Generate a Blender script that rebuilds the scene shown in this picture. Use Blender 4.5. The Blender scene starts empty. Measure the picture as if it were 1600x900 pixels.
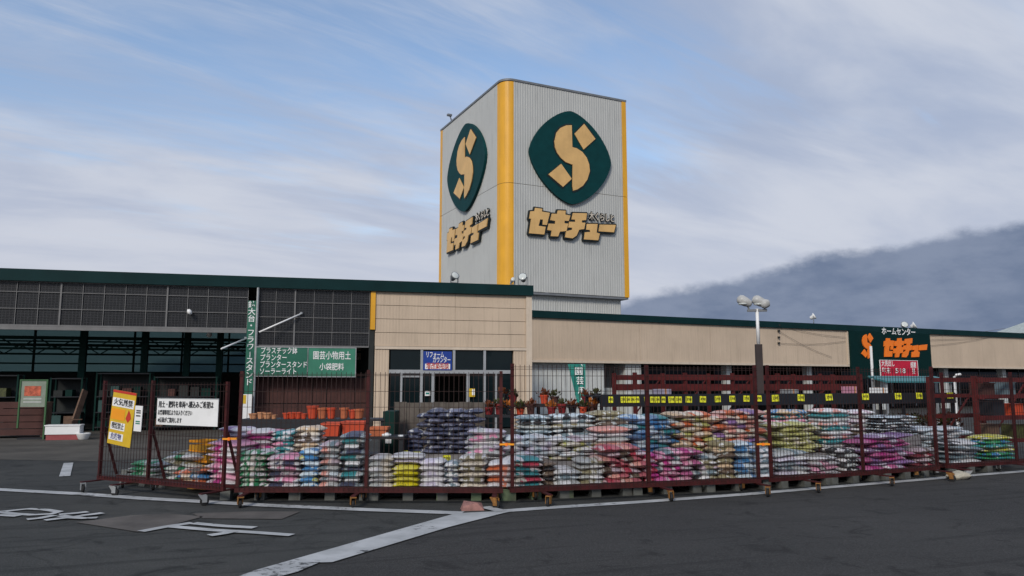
import bpy, math, random
from mathutils import Vector, Matrix
R = math.radians
random.seed(7)
S = bpy.context.scene
C = S.collection

# ------------------------------------------------------------------ camera
CAM_H, PITCH, FPX = 1.6, R(7.15), 1195.0
cam_d = bpy.data.cameras.new('camera'); cam = bpy.data.objects.new('camera', cam_d); C.objects.link(cam)
cam.location = (0, 0, CAM_H); cam.rotation_euler = (R(90) + PITCH, 0, 0)
cam_d.sensor_width = 36; cam_d.lens = 36 * FPX / 1600; cam_d.clip_end = 3000; cam_d.clip_start = .05
S.camera = cam

# ------------------------------------------------------------------ exposure, sun and sky
S.view_settings.view_transform = 'Standard'; S.view_settings.look = 'None'
S.view_settings.exposure = 0.4; S.view_settings.gamma = 1
SUN_POS = Vector((-.33, -.95, .66)).normalized()
sun_d = bpy.data.lights.new('sun', 'SUN'); sun = bpy.data.objects.new('sun', sun_d); C.objects.link(sun)
sun_d.energy = 1.75; sun_d.angle = R(14); sun_d.color = (1, .93, .84)
sun.rotation_euler = SUN_POS.to_track_quat('Z', 'Y').to_euler()

W = bpy.data.worlds.new('World'); S.world = W; W.use_nodes = True
nt = W.node_tree; nt.nodes.clear()
class G:                                   # tiny node builder
    def __init__(s, t): s.t = t
    def n(s, typ, **kw):
        o = s.t.nodes.new(typ)
        for k, v in kw.items(): setattr(o, k, v)
        return o
    def put(s, sock, v):
        if isinstance(v, bpy.types.NodeSocket): s.t.links.new(v, sock)
        elif v is not None: sock.default_value = v
    def math(s, op, a, b=None, c=None, clamp=False):
        o = s.n('ShaderNodeMath', operation=op, use_clamp=clamp)
        s.put(o.inputs[0], a); s.put(o.inputs[1], b); s.put(o.inputs[2], c)
        return o.outputs[0]
    def ramp(s, v, a, b, lo=0, hi=1, kind='SMOOTHSTEP'):
        o = s.n('ShaderNodeMapRange', interpolation_type=kind)
        for i, x in enumerate((v, a, b, lo, hi)): s.put(o.inputs[i], x)
        return o.outputs[0]
    def noise(s, vec, scale, detail=4, rough=.5, dist=0, w=None):
        o = s.n('ShaderNodeTexNoise')
        s.put(o.inputs['Vector'], vec); o.inputs['Scale'].default_value = scale
        o.inputs['Detail'].default_value = detail; o.inputs['Roughness'].default_value = rough
        o.inputs['Distortion'].default_value = dist
        return o.outputs['Fac']
    def mix(s, f, a, b, mode='MIX'):
        o = s.n('ShaderNodeMix', data_type='RGBA', blend_type=mode)
        s.put(o.inputs[0], f); s.put(o.inputs[6], col(a)); s.put(o.inputs[7], col(b))
        return o.outputs[2]
    def mapping(s, vec, loc=(0,0,0), rot=(0,0,0), scale=(1,1,1), kind='POINT'):
        o = s.n('ShaderNodeMapping', vector_type=kind); s.put(o.inputs[0], vec)
        o.inputs[1].default_value = loc; o.inputs[2].default_value = rot; o.inputs[3].default_value = scale
        return o.outputs[0]
def col(c): return (*c, 1) if isinstance(c, (tuple, list)) and len(c) == 3 else c
g = G(nt)
sky = g.n('ShaderNodeTexSky', sky_type='NISHITA', sun_disc=False)
sky.sun_elevation = math.asin(SUN_POS.z); sky.sun_rotation = math.atan2(SUN_POS.x, SUN_POS.y)
sky.air_density = 1.0; sky.dust_density = .6; sky.ozone_density = 1.4
tc = g.n('ShaderNodeTexCoord'); sep = g.n('ShaderNodeSeparateXYZ'); nt.links.new(tc.outputs['Generated'], sep.inputs[0])
dx, dy, dz = sep.outputs
az = g.math('ARCTAN2', dx, dy); el = g.math('ARCSINE', dz)
zz = g.math('ADD', g.math('MAXIMUM', dz, 0), .16)
cmb = g.n('ShaderNodeCombineXYZ'); g.put(cmb.inputs[0], g.math('DIVIDE', dx, zz)); g.put(cmb.inputs[1], g.math('DIVIDE', dy, zz))
P = cmb.outputs[0]
streak = g.noise(g.mapping(P, (3.1, 1.7, 0), (0, 0, R(34)), (1.9, .75, 1), 'TEXTURE'), 1.25, 9, .58, .6)
patch = g.noise(g.mapping(P, (8.9, 2.2, 0), (0, 0, R(20)), (1.2, .9, 1), 'TEXTURE'), .75, 4, .5, .2)
wisps = g.noise(g.mapping(P, (1.3, 4.4, 0), (0, 0, R(37)), (1.9, .38, 1), 'TEXTURE'), 2.6, 8, .64, .7)
cl = g.math('ADD', g.math('MULTIPLY', streak, .55), g.math('ADD', g.math('MULTIPLY', patch, .55), g.math('MULTIPLY', wisps, .36)))
low = g.ramp(el, R(3), R(24), .34, 0)      # cloud thickens towards the horizon
right = g.math('MULTIPLY', g.ramp(az, R(6), R(26), 0, .16), g.ramp(az, R(60), R(120), 1, .3))
mask = g.ramp(g.math('ADD', g.math('ADD', cl, low), right), .625, .91, .05, .97)
shade = g.noise(g.mapping(P, (5, 9, 0), (0, 0, R(30)), (1.5, .6, 1), 'TEXTURE'), 1.5, 6, .55, .3)
cloud_col = g.mix(g.ramp(shade, .33, .68), (2.2, 2.6, 3.5), (3.5, 3.72, 4.25))
cloud_col = g.mix(g.ramp(el, R(2), R(20), .75, 0), cloud_col, (3.55, 3.62, 4.05))
skycol = g.mix(mask, sky.outputs[0], cloud_col)
# slate cloud bank rising to the right
edge = g.math('MULTIPLY_ADD', g.math('SUBTRACT', g.math('MINIMUM', az, R(44)), R(8.6)), .155, R(6.5))
edge = g.math('MINIMUM', edge, g.math('MULTIPLY_ADD', g.math('SUBTRACT', az, R(110)), -.3, R(14)))
lump = g.math('ADD', g.math('MULTIPLY', g.noise(g.mapping(tc.outputs['Generated'], scale=(1, 1, 1.3)), 6.5, 3, .5), .6), g.math('MULTIPLY', g.noise(g.mapping(tc.outputs['Generated'], scale=(1, 1, 1.6)), 26, 6, .62), .4))
edge = g.math('ADD', edge, g.math('MULTIPLY', g.math('SUBTRACT', lump, .5), R(3.6)))
bank = g.ramp(g.math('SUBTRACT', edge, el), R(-.3), R(.7))
bank_soft = g.noise(g.mapping(tc.outputs['Generated'], scale=(1, 1, 2.6)), 7, 7, .6)
bank_col = g.mix(g.ramp(bank_soft, .32, .68), (.72, 1.0, 1.62), (1.28, 1.56, 2.2))
skycol = g.mix(g.math('MULTIPLY', bank, .95), skycol, bank_col)
bg = g.n('ShaderNodeBackground'); g.put(bg.inputs[0], skycol); bg.inputs[1].default_value = .13
out = g.n('ShaderNodeOutputWorld'); nt.links.new(bg.outputs[0], out.inputs[0])

# ------------------------------------------------------------------ pixel -> place helpers (every point keeps its own real distance)
CP, SP = math.cos(PITCH), math.sin(PITCH)
def ray(px, py):
    cx, cy = (px - 800) / FPX, (450 - py) / FPX
    return Vector((cx, CP - cy * SP, SP + cy * CP))
CAMP = Vector((0, 0, CAM_H))
def ground(px, py, z=0.0):
    r = ray(px, py); return CAMP + r * ((z - CAM_H) / r.z)
def at(px, py, Y):
    r = ray(px, py); return CAMP + r * (Y / r.y)
class Frame:                               # a wall: x along it, y into it, z up
    def __init__(s, o, deg):
        s.o = Vector((o[0], o[1], 0)); s.a = R(deg)
        s.d = Vector((math.cos(s.a), math.sin(s.a), 0)); s.n = Vector((-math.sin(s.a), math.cos(s.a), 0))
    def at(s, px, py, v=0):
        r = ray(px, py); t = (s.o + s.n * v - CAMP).dot(s.n) / r.dot(s.n)
        p = CAMP + r * t; return (p - s.o).dot(s.d), p.z
    def side(s, px, py, u=0):
        r = ray(px, py); t = (s.o + s.d * u - CAMP).dot(s.d) / r.dot(s.d)
        p = CAMP + r * t; return (p - s.o).dot(s.n), p.z
    def world(s, u, v, z=0): return s.o + s.d * u + s.n * v + Vector((0, 0, z))

# ------------------------------------------------------------------ materials
MATS = {}
def mat(name, c, rough=.6, metal=0, var=.18, vscale=3.0, bump=0.0, bscale=60, dirt=None, streaks=0, spec=.4, gen=None, alpha=None):
    if name in MATS: return MATS[name]
    m = bpy.data.materials.new(name); m.use_nodes = True; MATS[name] = m
    t = m.node_tree; b = t.nodes['Principled BSDF']; g = G(t)
    b.inputs['Roughness'].default_value = rough; b.inputs['Metallic'].default_value = metal
    b.inputs['Specular IOR Level'].default_value = spec
    tc = g.n('ShaderNodeTexCoord'); v = tc.outputs['Object']
    dark = tuple(x * (1 - var) for x in c); lite = tuple(min(1, x * (1 + var)) for x in c)
    cc = g.mix(g.ramp(g.noise(v, vscale, 6, .6), .3, .7, kind='LINEAR'), dark, lite)
    if streaks:                            # rain streaks down a wall
        s = g.noise(g.mapping(v, scale=(3.2, 3.2, .22)), 2.2, 5, .6)
        cc = g.mix(g.ramp(s, .5, .8, 0, streaks), cc, tuple(x * .45 for x in c))
    if dirt:
        d = g.noise(v, vscale * .6, 7, .65, .4)
        cc = g.mix(g.ramp(d, .52, .78, 0, .75), cc, dirt)
    g.put(b.inputs['Base Color'], cc)
    if bump:
        bn = g.n('ShaderNodeBump'); bn.inputs['Strength'].default_value = bump; bn.inputs['Distance'].default_value = .01
        g.put(bn.inputs['Height'], g.noise(v, bscale, 5, .6)); t.links.new(bn.outputs[0], b.inputs['Normal'])
    return m

def asphalt(name, base, patch, crack, speck):
    m = bpy.data.materials.new(name); m.use_nodes = True; t = m.node_tree; b = t.nodes['Principled BSDF']; g = G(t)
    v = g.n('ShaderNodeTexCoord').outputs['Object']
    big = g.ramp(g.noise(v, .35, 5, .6, .3), .35, .68, kind='LINEAR')
    c = g.mix(big, base, patch)
    mid = g.noise(g.mapping(v, rot=(0, 0, R(8)), scale=(.5, 2.2, 1)), 1.3, 5, .6)
    c = g.mix(g.ramp(mid, .45, .75, 0, .45), c, tuple(x * .62 for x in base))
    c = g.mix(g.ramp(g.noise(v, 70, 3, .7), .45, .75, 0, speck), c, (.13, .13, .125))
    c = g.mix(g.ramp(g.noise(v, 38, 3, .7), .2, .45, .45, 0), c, tuple(x * .5 for x in base))
    c = g.mix(g.ramp(g.noise(v, 22, 4, .75), .50, .72, 0, speck*.6), c, (.085, .084, .078))
    c = g.mix(g.ramp(g.noise(v, 1.9, 6, .7, .8), .53, .68, 0, .7), c, tuple(x * .52 for x in base))
    ty = g.noise(g.mapping(v, (0, 0, 0), (0, 0, R(20)), (7, .30, 1), 'TEXTURE'), 1.6, 4, .55, .2)
    c = g.mix(g.ramp(ty, .54, .66, 0, .4), c, tuple(x * .58 for x in base))
    if crack:
        vo = g.n('ShaderNodeTexVoronoi', feature='DISTANCE_TO_EDGE'); vo.inputs['Scale'].default_value = .55
        nz = g.n('ShaderNodeTexNoise'); nz.inputs['Scale'].default_value = 2.5; nz.inputs['Detail'].default_value = 6; t.links.new(v, nz.inputs['Vector'])
        ad = g.n('ShaderNodeVectorMath', operation='MULTIPLY_ADD'); t.links.new(nz.outputs['Color'], ad.inputs[0]); ad.inputs[1].default_value = (.6, .6, 0); t.links.new(v, ad.inputs[2])
        t.links.new(ad.outputs[0], vo.inputs['Vector'])
        c = g.mix(g.ramp(vo.outputs['Distance'], .004, .014, crack, 0), c, (.012, .012, .012))
    g.put(b.inputs['Base Color'], c); b.inputs['Roughness'].default_value = .88; b.inputs['Specular IOR Level'].default_value = .2
    bn = g.n('ShaderNodeBump'); bn.inputs['Strength'].default_value = .6; bn.inputs['Distance'].default_value = .008
    g.put(bn.inputs['Height'], g.noise(v, 110, 4, .7)); t.links.new(bn.outputs[0], b.inputs['Normal'])
    return m
M_lot = asphalt('lot_asphalt', (.028, .030, .0285), (.052, .053, .049), .28, .7)
M_road = asphalt('road_asphalt', (.031, .0305, .0295), (.043, .042, .040), 0, .5)
M_apron = mat('apron_concrete', (.068, .062, .052), .9, var=.4, vscale=.8, bump=.3, dirt=(.036, .033, .027))
M_patch = mat('patch_concrete', (.085, .076, .068), .9, var=.35, vscale=2.2, bump=.3, dirt=(.04, .038, .034))

def paint_mat(name, wear):                 # worn white road paint: the asphalt shows through in flakes
    m = bpy.data.materials.new(name); m.use_nodes = True; t = m.node_tree; b = t.nodes['Principled BSDF']; g = G(t)
    v = g.n('ShaderNodeTexCoord').outputs['Object']
    c = g.mix(g.ramp(g.noise(v, 2.4, 5, .6), .3, .7), (.30, .31, .31), (.44, .45, .45))
    k = g.math('ADD', g.math('MULTIPLY', g.noise(v, 9, 6, .75), .6), g.math('MULTIPLY', g.noise(v, 1.1, 3, .5), .4))
    c = g.mix(g.ramp(k, wear, wear + .07), c, (.05, .052, .052))
    g.put(b.inputs['Base Color'], c); b.inputs['Roughness'].default_value = .8
    return m
M_paint = paint_mat('road_paint', .555)
M_paint_worn = paint_mat('worn_road_paint', .49)

cream = mat('cream_cladding', (.525, .415, .305), .7, var=.09, vscale=.5, streaks=.42)
cream2 = mat('cream_trim', (.57, .475, .37), .7, var=.08, streaks=.3)
fascia = mat('green_fascia', (.004, .024, .025), .6, var=.2, vscale=1, spec=.12)
tgrey = mat('grey_cladding', (.455, .46, .435), .55, var=.05, vscale=.5, streaks=.42)
yellow = mat('yellow_cladding', (.72, .36, .022), .4, var=.07, vscale=.8, streaks=.3)
capm = mat('cap_flashing', (.16, .17, .18), .5)
teal = mat('logo_green', (.003, .042, .044), .6, var=.15, spec=.12)
tan = mat('logo_tan', (.66, .41, .155), .5, var=.13, vscale=1.2, streaks=.2)
ink = mat('dark_outline', (.008, .014, .014), .5)
maroon = mat('maroon_steel', (.050, .010, .010), .6, var=.35, vscale=6, dirt=(.035, .018, .011), spec=.2)
wire = mat('wire_steel', (.032, .017, .015), .6, var=.2, spec=.2)
rust = mat('rusty_fork', (.26, .12, .03), .6, .2, var=.4, vscale=25)
rubber = mat('black_rubber', (.012, .012, .012), .7)
steel = mat('galvanised_steel', (.36, .37, .37), .45, .5, var=.15, vscale=8)
alu = mat('aluminium_frame', (.42, .43, .43), .4, .5, var=.08)
glass = mat('dark_glass', (.006, .012, .014), .06, var=.1, spec=.18)
gsteel = mat('green_steel', (.004, .026, .021), .6, var=.2, spec=.12)
poly = mat('smoked_sheet', (.021, .022, .024), .30, var=.4, vscale=.9, streaks=.35, spec=.35)
_t = poly.node_tree; _g = G(_t); _tr = _g.n('ShaderNodeBsdfTransparent'); _tr.inputs[0].default_value = (.55, .56, .58, 1)
_mx = _g.n('ShaderNodeMixShader'); _mx.inputs[0].default_value = .22                 # thin smoked film: some of the hall shows through
_sx = _g.n('ShaderNodeSeparateXYZ'); _t.links.new(_g.n('ShaderNodeTexCoord').outputs['Object'], _sx.inputs[0])
_ln = None
for _k, _p in ((0, .103), (2, .082)):                         # fine reinforcing wires moulded into the film
    _w = _g.ramp(_g.math('ABSOLUTE', _g.math('SUBTRACT', _g.math('FRACT', _g.math('DIVIDE', _sx.outputs[_k], _p)), .5)), .06, .11, 1, 0)
    _ln = _w if _ln is None else _g.math('MAXIMUM', _ln, _w)
_bc = _t.nodes['Principled BSDF'].inputs['Base Color']; _old = _bc.links[0].from_socket
_g.put(_bc, _g.mix(_g.math('MULTIPLY', _ln, .4), _old, (.09, .09, .092)))
_t.links.new(_t.nodes['Principled BSDF'].outputs[0], _mx.inputs[1]); _t.links.new(_tr.outputs[0], _mx.inputs[2]); _t.links.new(_mx.outputs[0], _t.nodes['Material Output'].inputs[0])
rail = mat('sheet_rail', (.15, .148, .145), .5, var=.15)
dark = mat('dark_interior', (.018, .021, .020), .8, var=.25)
roofm = mat('roof_sheet', (.07, .08, .08), .6)
white = mat('white_paint', (.75, .75, .73), .5, var=.06, dirt=(.45, .44, .40))
white_clean = mat('white_print', (.80, .80, .78), .5, var=.03)
blackp = mat('black_print', (.01, .01, .012), .5)
signgreen = mat('sign_green', (.016, .12, .075), .5, var=.2, vscale=1.5, streaks=.3)
signgreen_pale = mat('sign_green_faded', (.04, .20, .125), .5, var=.2, vscale=1.5, streaks=.35)
storegreen = mat('store_sign_green', (.002, .020, .019), .6, var=.1, spec=.1)
orange = mat('sign_orange', (.90, .20, .015), .45, var=.05)
bluesign = mat('sign_blue', (.012, .045, .26), .45, var=.08)
redsign = mat('sign_red', (.50, .012, .04), .5, var=.15)
yellowsign = mat('sign_yellow', (.60, .39, .02), .5, var=.12, vscale=4)
ambersign = mat('sign_amber', (.80, .30, .01), .5, var=.08)
redprint = mat('red_print', (.45, .03, .015), .5)
tagyellow = mat('tag_yellow', (.72, .70, .03), .5, var=.06)
brownp = mat('brown_board', (.065, .024, .019), .75, var=.3, vscale=2)
wood = mat('weathered_wood', (.12, .07, .045), .8, var=.35, vscale=6)
blacks = mat('black_shelf', (.011, .013, .017), .5, var=.2)
terra = mat('terracotta', (.42, .12, .05), .8, var=.2, vscale=10)
terra_pale = mat('pale_terracotta', (.50, .24, .12), .85, var=.2, vscale=10)
redpot = mat('red_plastic', (.50, .065, .025), .5, var=.15)
rackred = mat('rack_red', (.085, .014, .013), .55, var=.3, vscale=5, dirt=(.07, .02, .015), spec=.2)
crimson = mat('crimson_plastic', (.20, .018, .020), .5, var=.15)
palletg = mat('grey_pallet_plastic', (.11, .115, .105), .7, var=.3, vscale=5, dirt=(.07, .065, .055))
palletgr = mat('green_pallet_plastic', (.11, .15, .085), .7, var=.3, vscale=5, dirt=(.08, .075, .055))
whiteplastic = mat('white_plastic', (.7, .72, .72), .35, var=.06)
leafd = mat('dull_leaf', (.055, .062, .018), .6, var=.5, vscale=14)
leafr = mat('russet_leaf', (.15, .045, .015), .6, var=.5, vscale=14)
flag = mat('flag_teal', (.015, .20, .16), .7, var=.15)
stone = mat('cream_sack', (.40, .37, .29), .8, var=.2, vscale=9, bump=.4, bscale=40)
pinkstone = mat('pink_concrete', (.28, .14, .12), .85, var=.35, vscale=12, bump=.5, bscale=50)
tealroof = mat('teal_sheet', (.04, .17, .18), .5, var=.1)
lens = mat('lamp_glass', (.55, .58, .55), .15, var=.05)
purple = mat('purple_cloth', (.07, .07, .20), .8)

def translucent(name, tint, dif, f):
    m = bpy.data.materials.new(name); m.use_nodes = True; t = m.node_tree; t.nodes.clear(); g = G(t)
    a = g.n('ShaderNodeBsdfTransparent'); a.inputs[0].default_value = col(tint)
    d = g.n('ShaderNodeBsdfDiffuse'); d.inputs[0].default_value = col(dif)
    x = g.n('ShaderNodeMixShader'); x.inputs[0].default_value = f
    t.links.new(a.outputs[0], x.inputs[1]); t.links.new(d.outputs[0], x.inputs[2])
    o = g.n('ShaderNodeOutputMaterial'); t.links.new(x.outputs[0], o.inputs[0]); return m
backglass = translucent('frosted_pane', (.30, .40, .40), (.20, .26, .26), .35)

def bag_material():
    m = bpy.data.materials.new('bag_film'); m.use_nodes = True; t = m.node_tree; b = t.nodes['Principled BSDF']; g = G(t)
    oi = g.n('ShaderNodeObjectInfo'); at_ = g.n('ShaderNodeAttribute', attribute_type='OBJECT', attribute_name='print_colour')
    sd = g.n('ShaderNodeAttribute', attribute_type='OBJECT', attribute_name='print_seed')
    tc = g.n('ShaderNodeTexCoord'); off = g.math('ADD', g.math('MULTIPLY', sd.outputs['Fac'], 7.3), g.math('MULTIPLY', oi.outputs['Random'], .25))
    cb = g.n('ShaderNodeCombineXYZ'); g.put(cb.inputs[0], 0.0); g.put(cb.inputs[1], off)
    v = g.n('ShaderNodeVectorMath', operation='ADD'); t.links.new(tc.outputs['Generated'], v.inputs[0]); t.links.new(cb.outputs[0], v.inputs[1])
    v = v.outputs[0]
    sep = g.n('ShaderNodeSeparateXYZ'); t.links.new(tc.outputs['Generated'], sep.inputs[0])
    s = sd.outputs['Fac']; jx = g.math('MULTIPLY_ADD', oi.outputs['Random'], .07, -.035)
    wob = g.math('MULTIPLY_ADD', g.noise(g.mapping(v, scale=(5, 3, 4)), 3, 3, .6), .09, -.045)
    x = g.math('ADD', g.math('ADD', sep.outputs[0], jx), wob)
    fr = lambda k, o: g.math('FRACT', g.math('MULTIPLY_ADD', s, k, o))
    def band(c0, w): return g.ramp(g.math('SUBTRACT', g.math('ABSOLUTE', g.math('SUBTRACT', x, c0)), w), -.012, .012, 1, 0)
    c = g.mix(band(g.math('MULTIPLY_ADD', fr(.371, .15), .7, .15), g.math('MULTIPLY_ADD', fr(.713, .4), .20, .08)), oi.outputs['Color'], at_.outputs['Color'])
    c = g.mix(g.math('MULTIPLY', band(fr(.537, .6), .07), .9), c, g.mix(.6, at_.outputs['Color'], (.72, .72, .70)))
    k = g.noise(g.mapping(v, scale=(3.2, 1.1, 1.0)), 1.4, 2, .5)
    c = g.mix(g.ramp(k, .57, .60), c, at_.outputs['Color'])
    k3 = g.noise(g.mapping(v, loc=(9, 0, 2), scale=(24, 8, 7)), 1.6, 2, .5)
    c = g.mix(g.math('MULTIPLY', g.ramp(k3, .57, .61, 0, .75), band(fr(.291, .35), .13)), c, (.05, .05, .06))
    c = g.mix(g.ramp(g.noise(g.mapping(v, loc=(1, 3, 2), scale=(2, 3, 2)), 2, 5, .7), .5, .8, 0, .35), c, (.30, .27, .22))
    hv = g.n('ShaderNodeHueSaturation'); g.put(hv.inputs['Value'], g.ramp(oi.outputs['Random'], 0, 1, .82, 1.12, 'LINEAR')); g.put(hv.inputs['Color'], c)
    hv.inputs['Saturation'].default_value = 1.0
    g.put(b.inputs['Base Color'], hv.outputs[0]); b.inputs['Roughness'].default_value = .30; b.inputs['Specular IOR Level'].default_value = .45
    bn = g.n('ShaderNodeBump'); bn.inputs['Strength'].default_value = .75; bn.inputs['Distance'].default_value = .03
    g.put(bn.inputs['Height'], g.noise(g.mapping(v, scale=(7, 7, 3)), 2.5, 4, .6, .6)); t.links.new(bn.outputs[0], b.inputs['Normal'])
    return m
M_bag = bag_material()
def pile_mat(name, base, pr):
    m = bpy.data.materials.new(name); m.use_nodes = True; t = m.node_tree; b = t.nodes['Principled BSDF']; g = G(t)
    v = g.n('ShaderNodeTexCoord').outputs['Object']
    c = g.mix(g.ramp(g.noise(g.mapping(v, scale=(6, 6, 2.5)), 1.1, 3, .5), .50, .54), base, pr)
    c = g.mix(g.ramp(g.noise(g.mapping(v, loc=(3, 1, 0), scale=(9, 9, 5)), 1.3, 2, .5), .60, .64, 0, .85), c, (.62, .62, .60))
    c = g.mix(g.ramp(g.noise(v, 3.5, 5, .7), .5, .8, 0, .35), c, tuple(x * .55 for x in base))
    g.put(b.inputs['Base Color'], c); b.inputs['Roughness'].default_value = .34; b.inputs['Specular IOR Level'].default_value = .45
    bn = g.n('ShaderNodeBump'); bn.inputs['Strength'].default_value = .7; bn.inputs['Distance'].default_value = .03
    g.put(bn.inputs['Height'], g.noise(v, 16, 4, .6, .6)); t.links.new(bn.outputs[0], b.inputs['Normal']); return m

# ------------------------------------------------------------------ mesh helpers
class MB:
    def __init__(s): s.v, s.f, s.mi, s.cur = [], [], [], 0
    def add(s, vs, fs):
        o = len(s.v); s.v += [tuple(p) for p in vs]; s.f += [tuple(i + o for i in f) for f in fs]; s.mi += [s.cur] * len(fs); return s
    def box(s, x0, x1, y0, y1, z0, z1, m=None):
        vs = [Vector((x, y, z)) for z in (z0, z1) for y in (y0, y1) for x in (x0, x1)]
        if m: vs = [m @ p for p in vs]
        return s.add(vs, [(0,2,3,1), (4,5,7,6), (0,1,5,4), (2,6,7,3), (0,4,6,2), (1,3,7,5)])
    def bar(s, a, b, w, h=None, up=(0,0,1)):
        a, b = Vector(a), Vector(b); h = h or w; d = (b - a).normalized(); upv = Vector(up)
        if abs(d.dot(upv)) > .98: upv = Vector((0, 1, 0))
        x = d.cross(upv).normalized(); y = x.cross(d).normalized()
        vs = [p + x * (i * w / 2) + y * (j * h / 2) for p in (a, b) for (i, j) in ((-1,-1), (1,-1), (1,1), (-1,1))]
        return s.add(vs, [(0,3,2,1), (4,5,6,7), (0,1,5,4), (1,2,6,5), (2,3,7,6), (3,0,4,7)])
    def tube(s, pts, r, n=8):
        pts = [Vector(p) for p in pts]; rings = []
        for i, p in enumerate(pts):
            d = (pts[min(i+1, len(pts)-1)] - pts[max(i-1, 0)]).normalized()
            u = Vector((0,0,1)) if abs(d.z) < .95 else Vector((1,0,0))
            x = d.cross(u).normalized(); y = d.cross(x)
            rr = r[i] if isinstance(r, (list, tuple)) else r
            rings.append([p + (x * math.cos(6.2832*k/n) + y * math.sin(6.2832*k/n)) * rr for k in range(n)])
        vs = [p for q in rings for p in q]; fs = []
        for i in range(len(pts)-1):
            for k in range(n): fs.append((i*n+k, i*n+(k+1)%n, (i+1)*n+(k+1)%n, (i+1)*n+k))
        fs.append(tuple(range(n))[::-1]); fs.append(tuple((len(pts)-1)*n + k for k in range(n)))
        return s.add(vs, fs)
    def lathe(s, prof, n=14, m=None):
        vs, fs = [], []
        for (r, z) in prof:
            for k in range(n): vs.append(Vector((r*math.cos(6.2832*k/n), r*math.sin(6.2832*k/n), z)))
        for i in range(len(prof)-1):
            for k in range(n): fs.append((i*n+k, i*n+(k+1)%n, (i+1)*n+(k+1)%n, (i+1)*n+k))
        fs.append(tuple(range(n))[::-1]); fs.append(tuple((len(prof)-1)*n + k for k in range(n)))
        if m: vs = [m @ p for p in vs]
        return s.add(vs, fs)
    def prism(s, poly, y0, y1):            # polygon in (x, z), thickness y0..y1
        n = len(poly); a = sum(poly[i][0]*poly[(i+1)%n][1] - poly[(i+1)%n][0]*poly[i][1] for i in range(n))
        if a < 0: poly = poly[::-1]
        vs = [(x, y0, z) for x, z in poly] + [(x, y1, z) for x, z in poly]
        return s.add(vs, [tuple(range(n)), tuple(range(n, 2*n))[::-1]] + [(i, i+n, (i+1)%n+n, (i+1)%n) for i in range(n)])
    def sheet(s, poly, z):
        n = len(poly); a = sum(poly[i][0]*poly[(i+1)%n][1] - poly[(i+1)%n][0]*poly[i][1] for i in range(n))
        if a < 0: poly = poly[::-1]
        return s.add([(p[0], p[1], z) for p in poly], [tuple(range(n))])
    def ribs(s, x0, x1, z0, z1, y, pitch, depth, back=.06, duty=.5):   # ribbed cladding facing -y, closed at the back
        n = max(1, round((x1 - x0) / pitch)); p = (x1 - x0) / n; prof = [(x0, y)]
        e = p * .12
        for i in range(n):
            a = x0 + i * p
            prof += [(a + e, y), (a + 2*e, y - depth), (a + p*duty + e, y - depth), (a + p*duty + 2*e, y)]
        prof += [(x1, y), (x1, y + back), (x0, y + back)]
        k = len(prof); vs = [(x, yy, z0) for x, yy in prof] + [(x, yy, z1) for x, yy in prof]
        return s.add(vs, [(i, (i+1)%k, (i+1)%k+k, i+k) for i in range(k)] + [tuple(range(k))[::-1], tuple(range(k, 2*k))])
    def mesh(s, name, smooth=False):
        me = bpy.data.meshes.new(name); me.from_pydata(s.v, [], s.f)
        if smooth: me.polygons.foreach_set('use_smooth', [True] * len(me.polygons))
        me.update(); return me
    def build(s, name, m, parent=None, loc=None, rot=None, smooth=False, label=None):
        me = s.mesh(name, smooth); ms = m if isinstance(m, list) else [m]
        for q in ms: me.materials.append(q)
        if len(ms) > 1: me.polygons.foreach_set('material_index', s.mi)
        return link(name, me, parent, loc, rot, label)
def link(name, me, parent=None, loc=None, rot=None, label=None):
    o = bpy.data.objects.new(name, me); C.objects.link(o)
    if parent: o.parent = parent
    if loc is not None: o.location = loc
    if rot is not None: o.rotation_euler = rot
    if label: o['label'] = label
    return o
def tag(o, label, cat, group=None, kind=None):
    o['label'] = label; o['category'] = cat
    if group: o['group'] = group
    if kind: o['kind'] = kind
    return o
def thing(name, label, cat, loc=(0,0,0), rotz=0, group=None):
    o = bpy.data.objects.new(name, None); C.objects.link(o); o.empty_display_size = .2
    o.location = loc; o.rotation_euler = (0, 0, rotz); return tag(o, label, cat, group)
def struct(o): o['kind'] = 'structure'; return o
KIDS = {}
def copy_tree(o, parent=None):
    c = o.copy(); C.objects.link(c)
    if parent: c.parent = parent
    for ch in o.children: copy_tree(ch, c)
    return c
def clone(o, label, loc, rotz=0, group=None):
    c = copy_tree(o); c.location = loc; c.rotation_euler = (0, 0, rotz); c['label'] = label
    if group: c['group'] = group
    return c

TXT = {}
def text_mesh(s, size, bold=0, depth=.004, spacing=1.0, line=1.0, align='CENTER', wid=1.0):
    key = (s, size, bold, depth, spacing, line, align, wid)
    if key in TXT: return TXT[key]
    cu = bpy.data.curves.new('lettering', 'FONT'); cu.body = s; cu.size = size; cu.align_x = align; cu.align_y = 'CENTER'
    cu.extrude = depth; cu.offset = bold; cu.space_character = spacing; cu.space_line = line; cu.resolution_u = 2
    ob = bpy.data.objects.new('lettering', cu); C.objects.link(ob)
    dg = bpy.context.evaluated_depsgraph_get(); me = bpy.data.meshes.new_from_object(ob.evaluated_get(dg))
    bpy.data.objects.remove(ob); bpy.data.curves.remove(cu)
    if wid != 1: me.transform(Matrix.Diagonal((wid, 1, 1, 1)))
    TXT[key] = me; return me
def text_on(parent, s, size, m, x, y, z, fit=None, **kw):             # lettering on a board that faces -y
    me = text_mesh(s, size, **kw).copy()
    xs = [v.co.x for v in me.vertices]
    if fit and xs:
        w = max(xs) - min(xs); me.transform(Matrix.Diagonal((fit / w, 1, 1, 1)))
    me.materials.clear(); me.materials.append(m)
    return link('lettering', me, parent, (x, y, z), (R(90), 0, 0))
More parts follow.
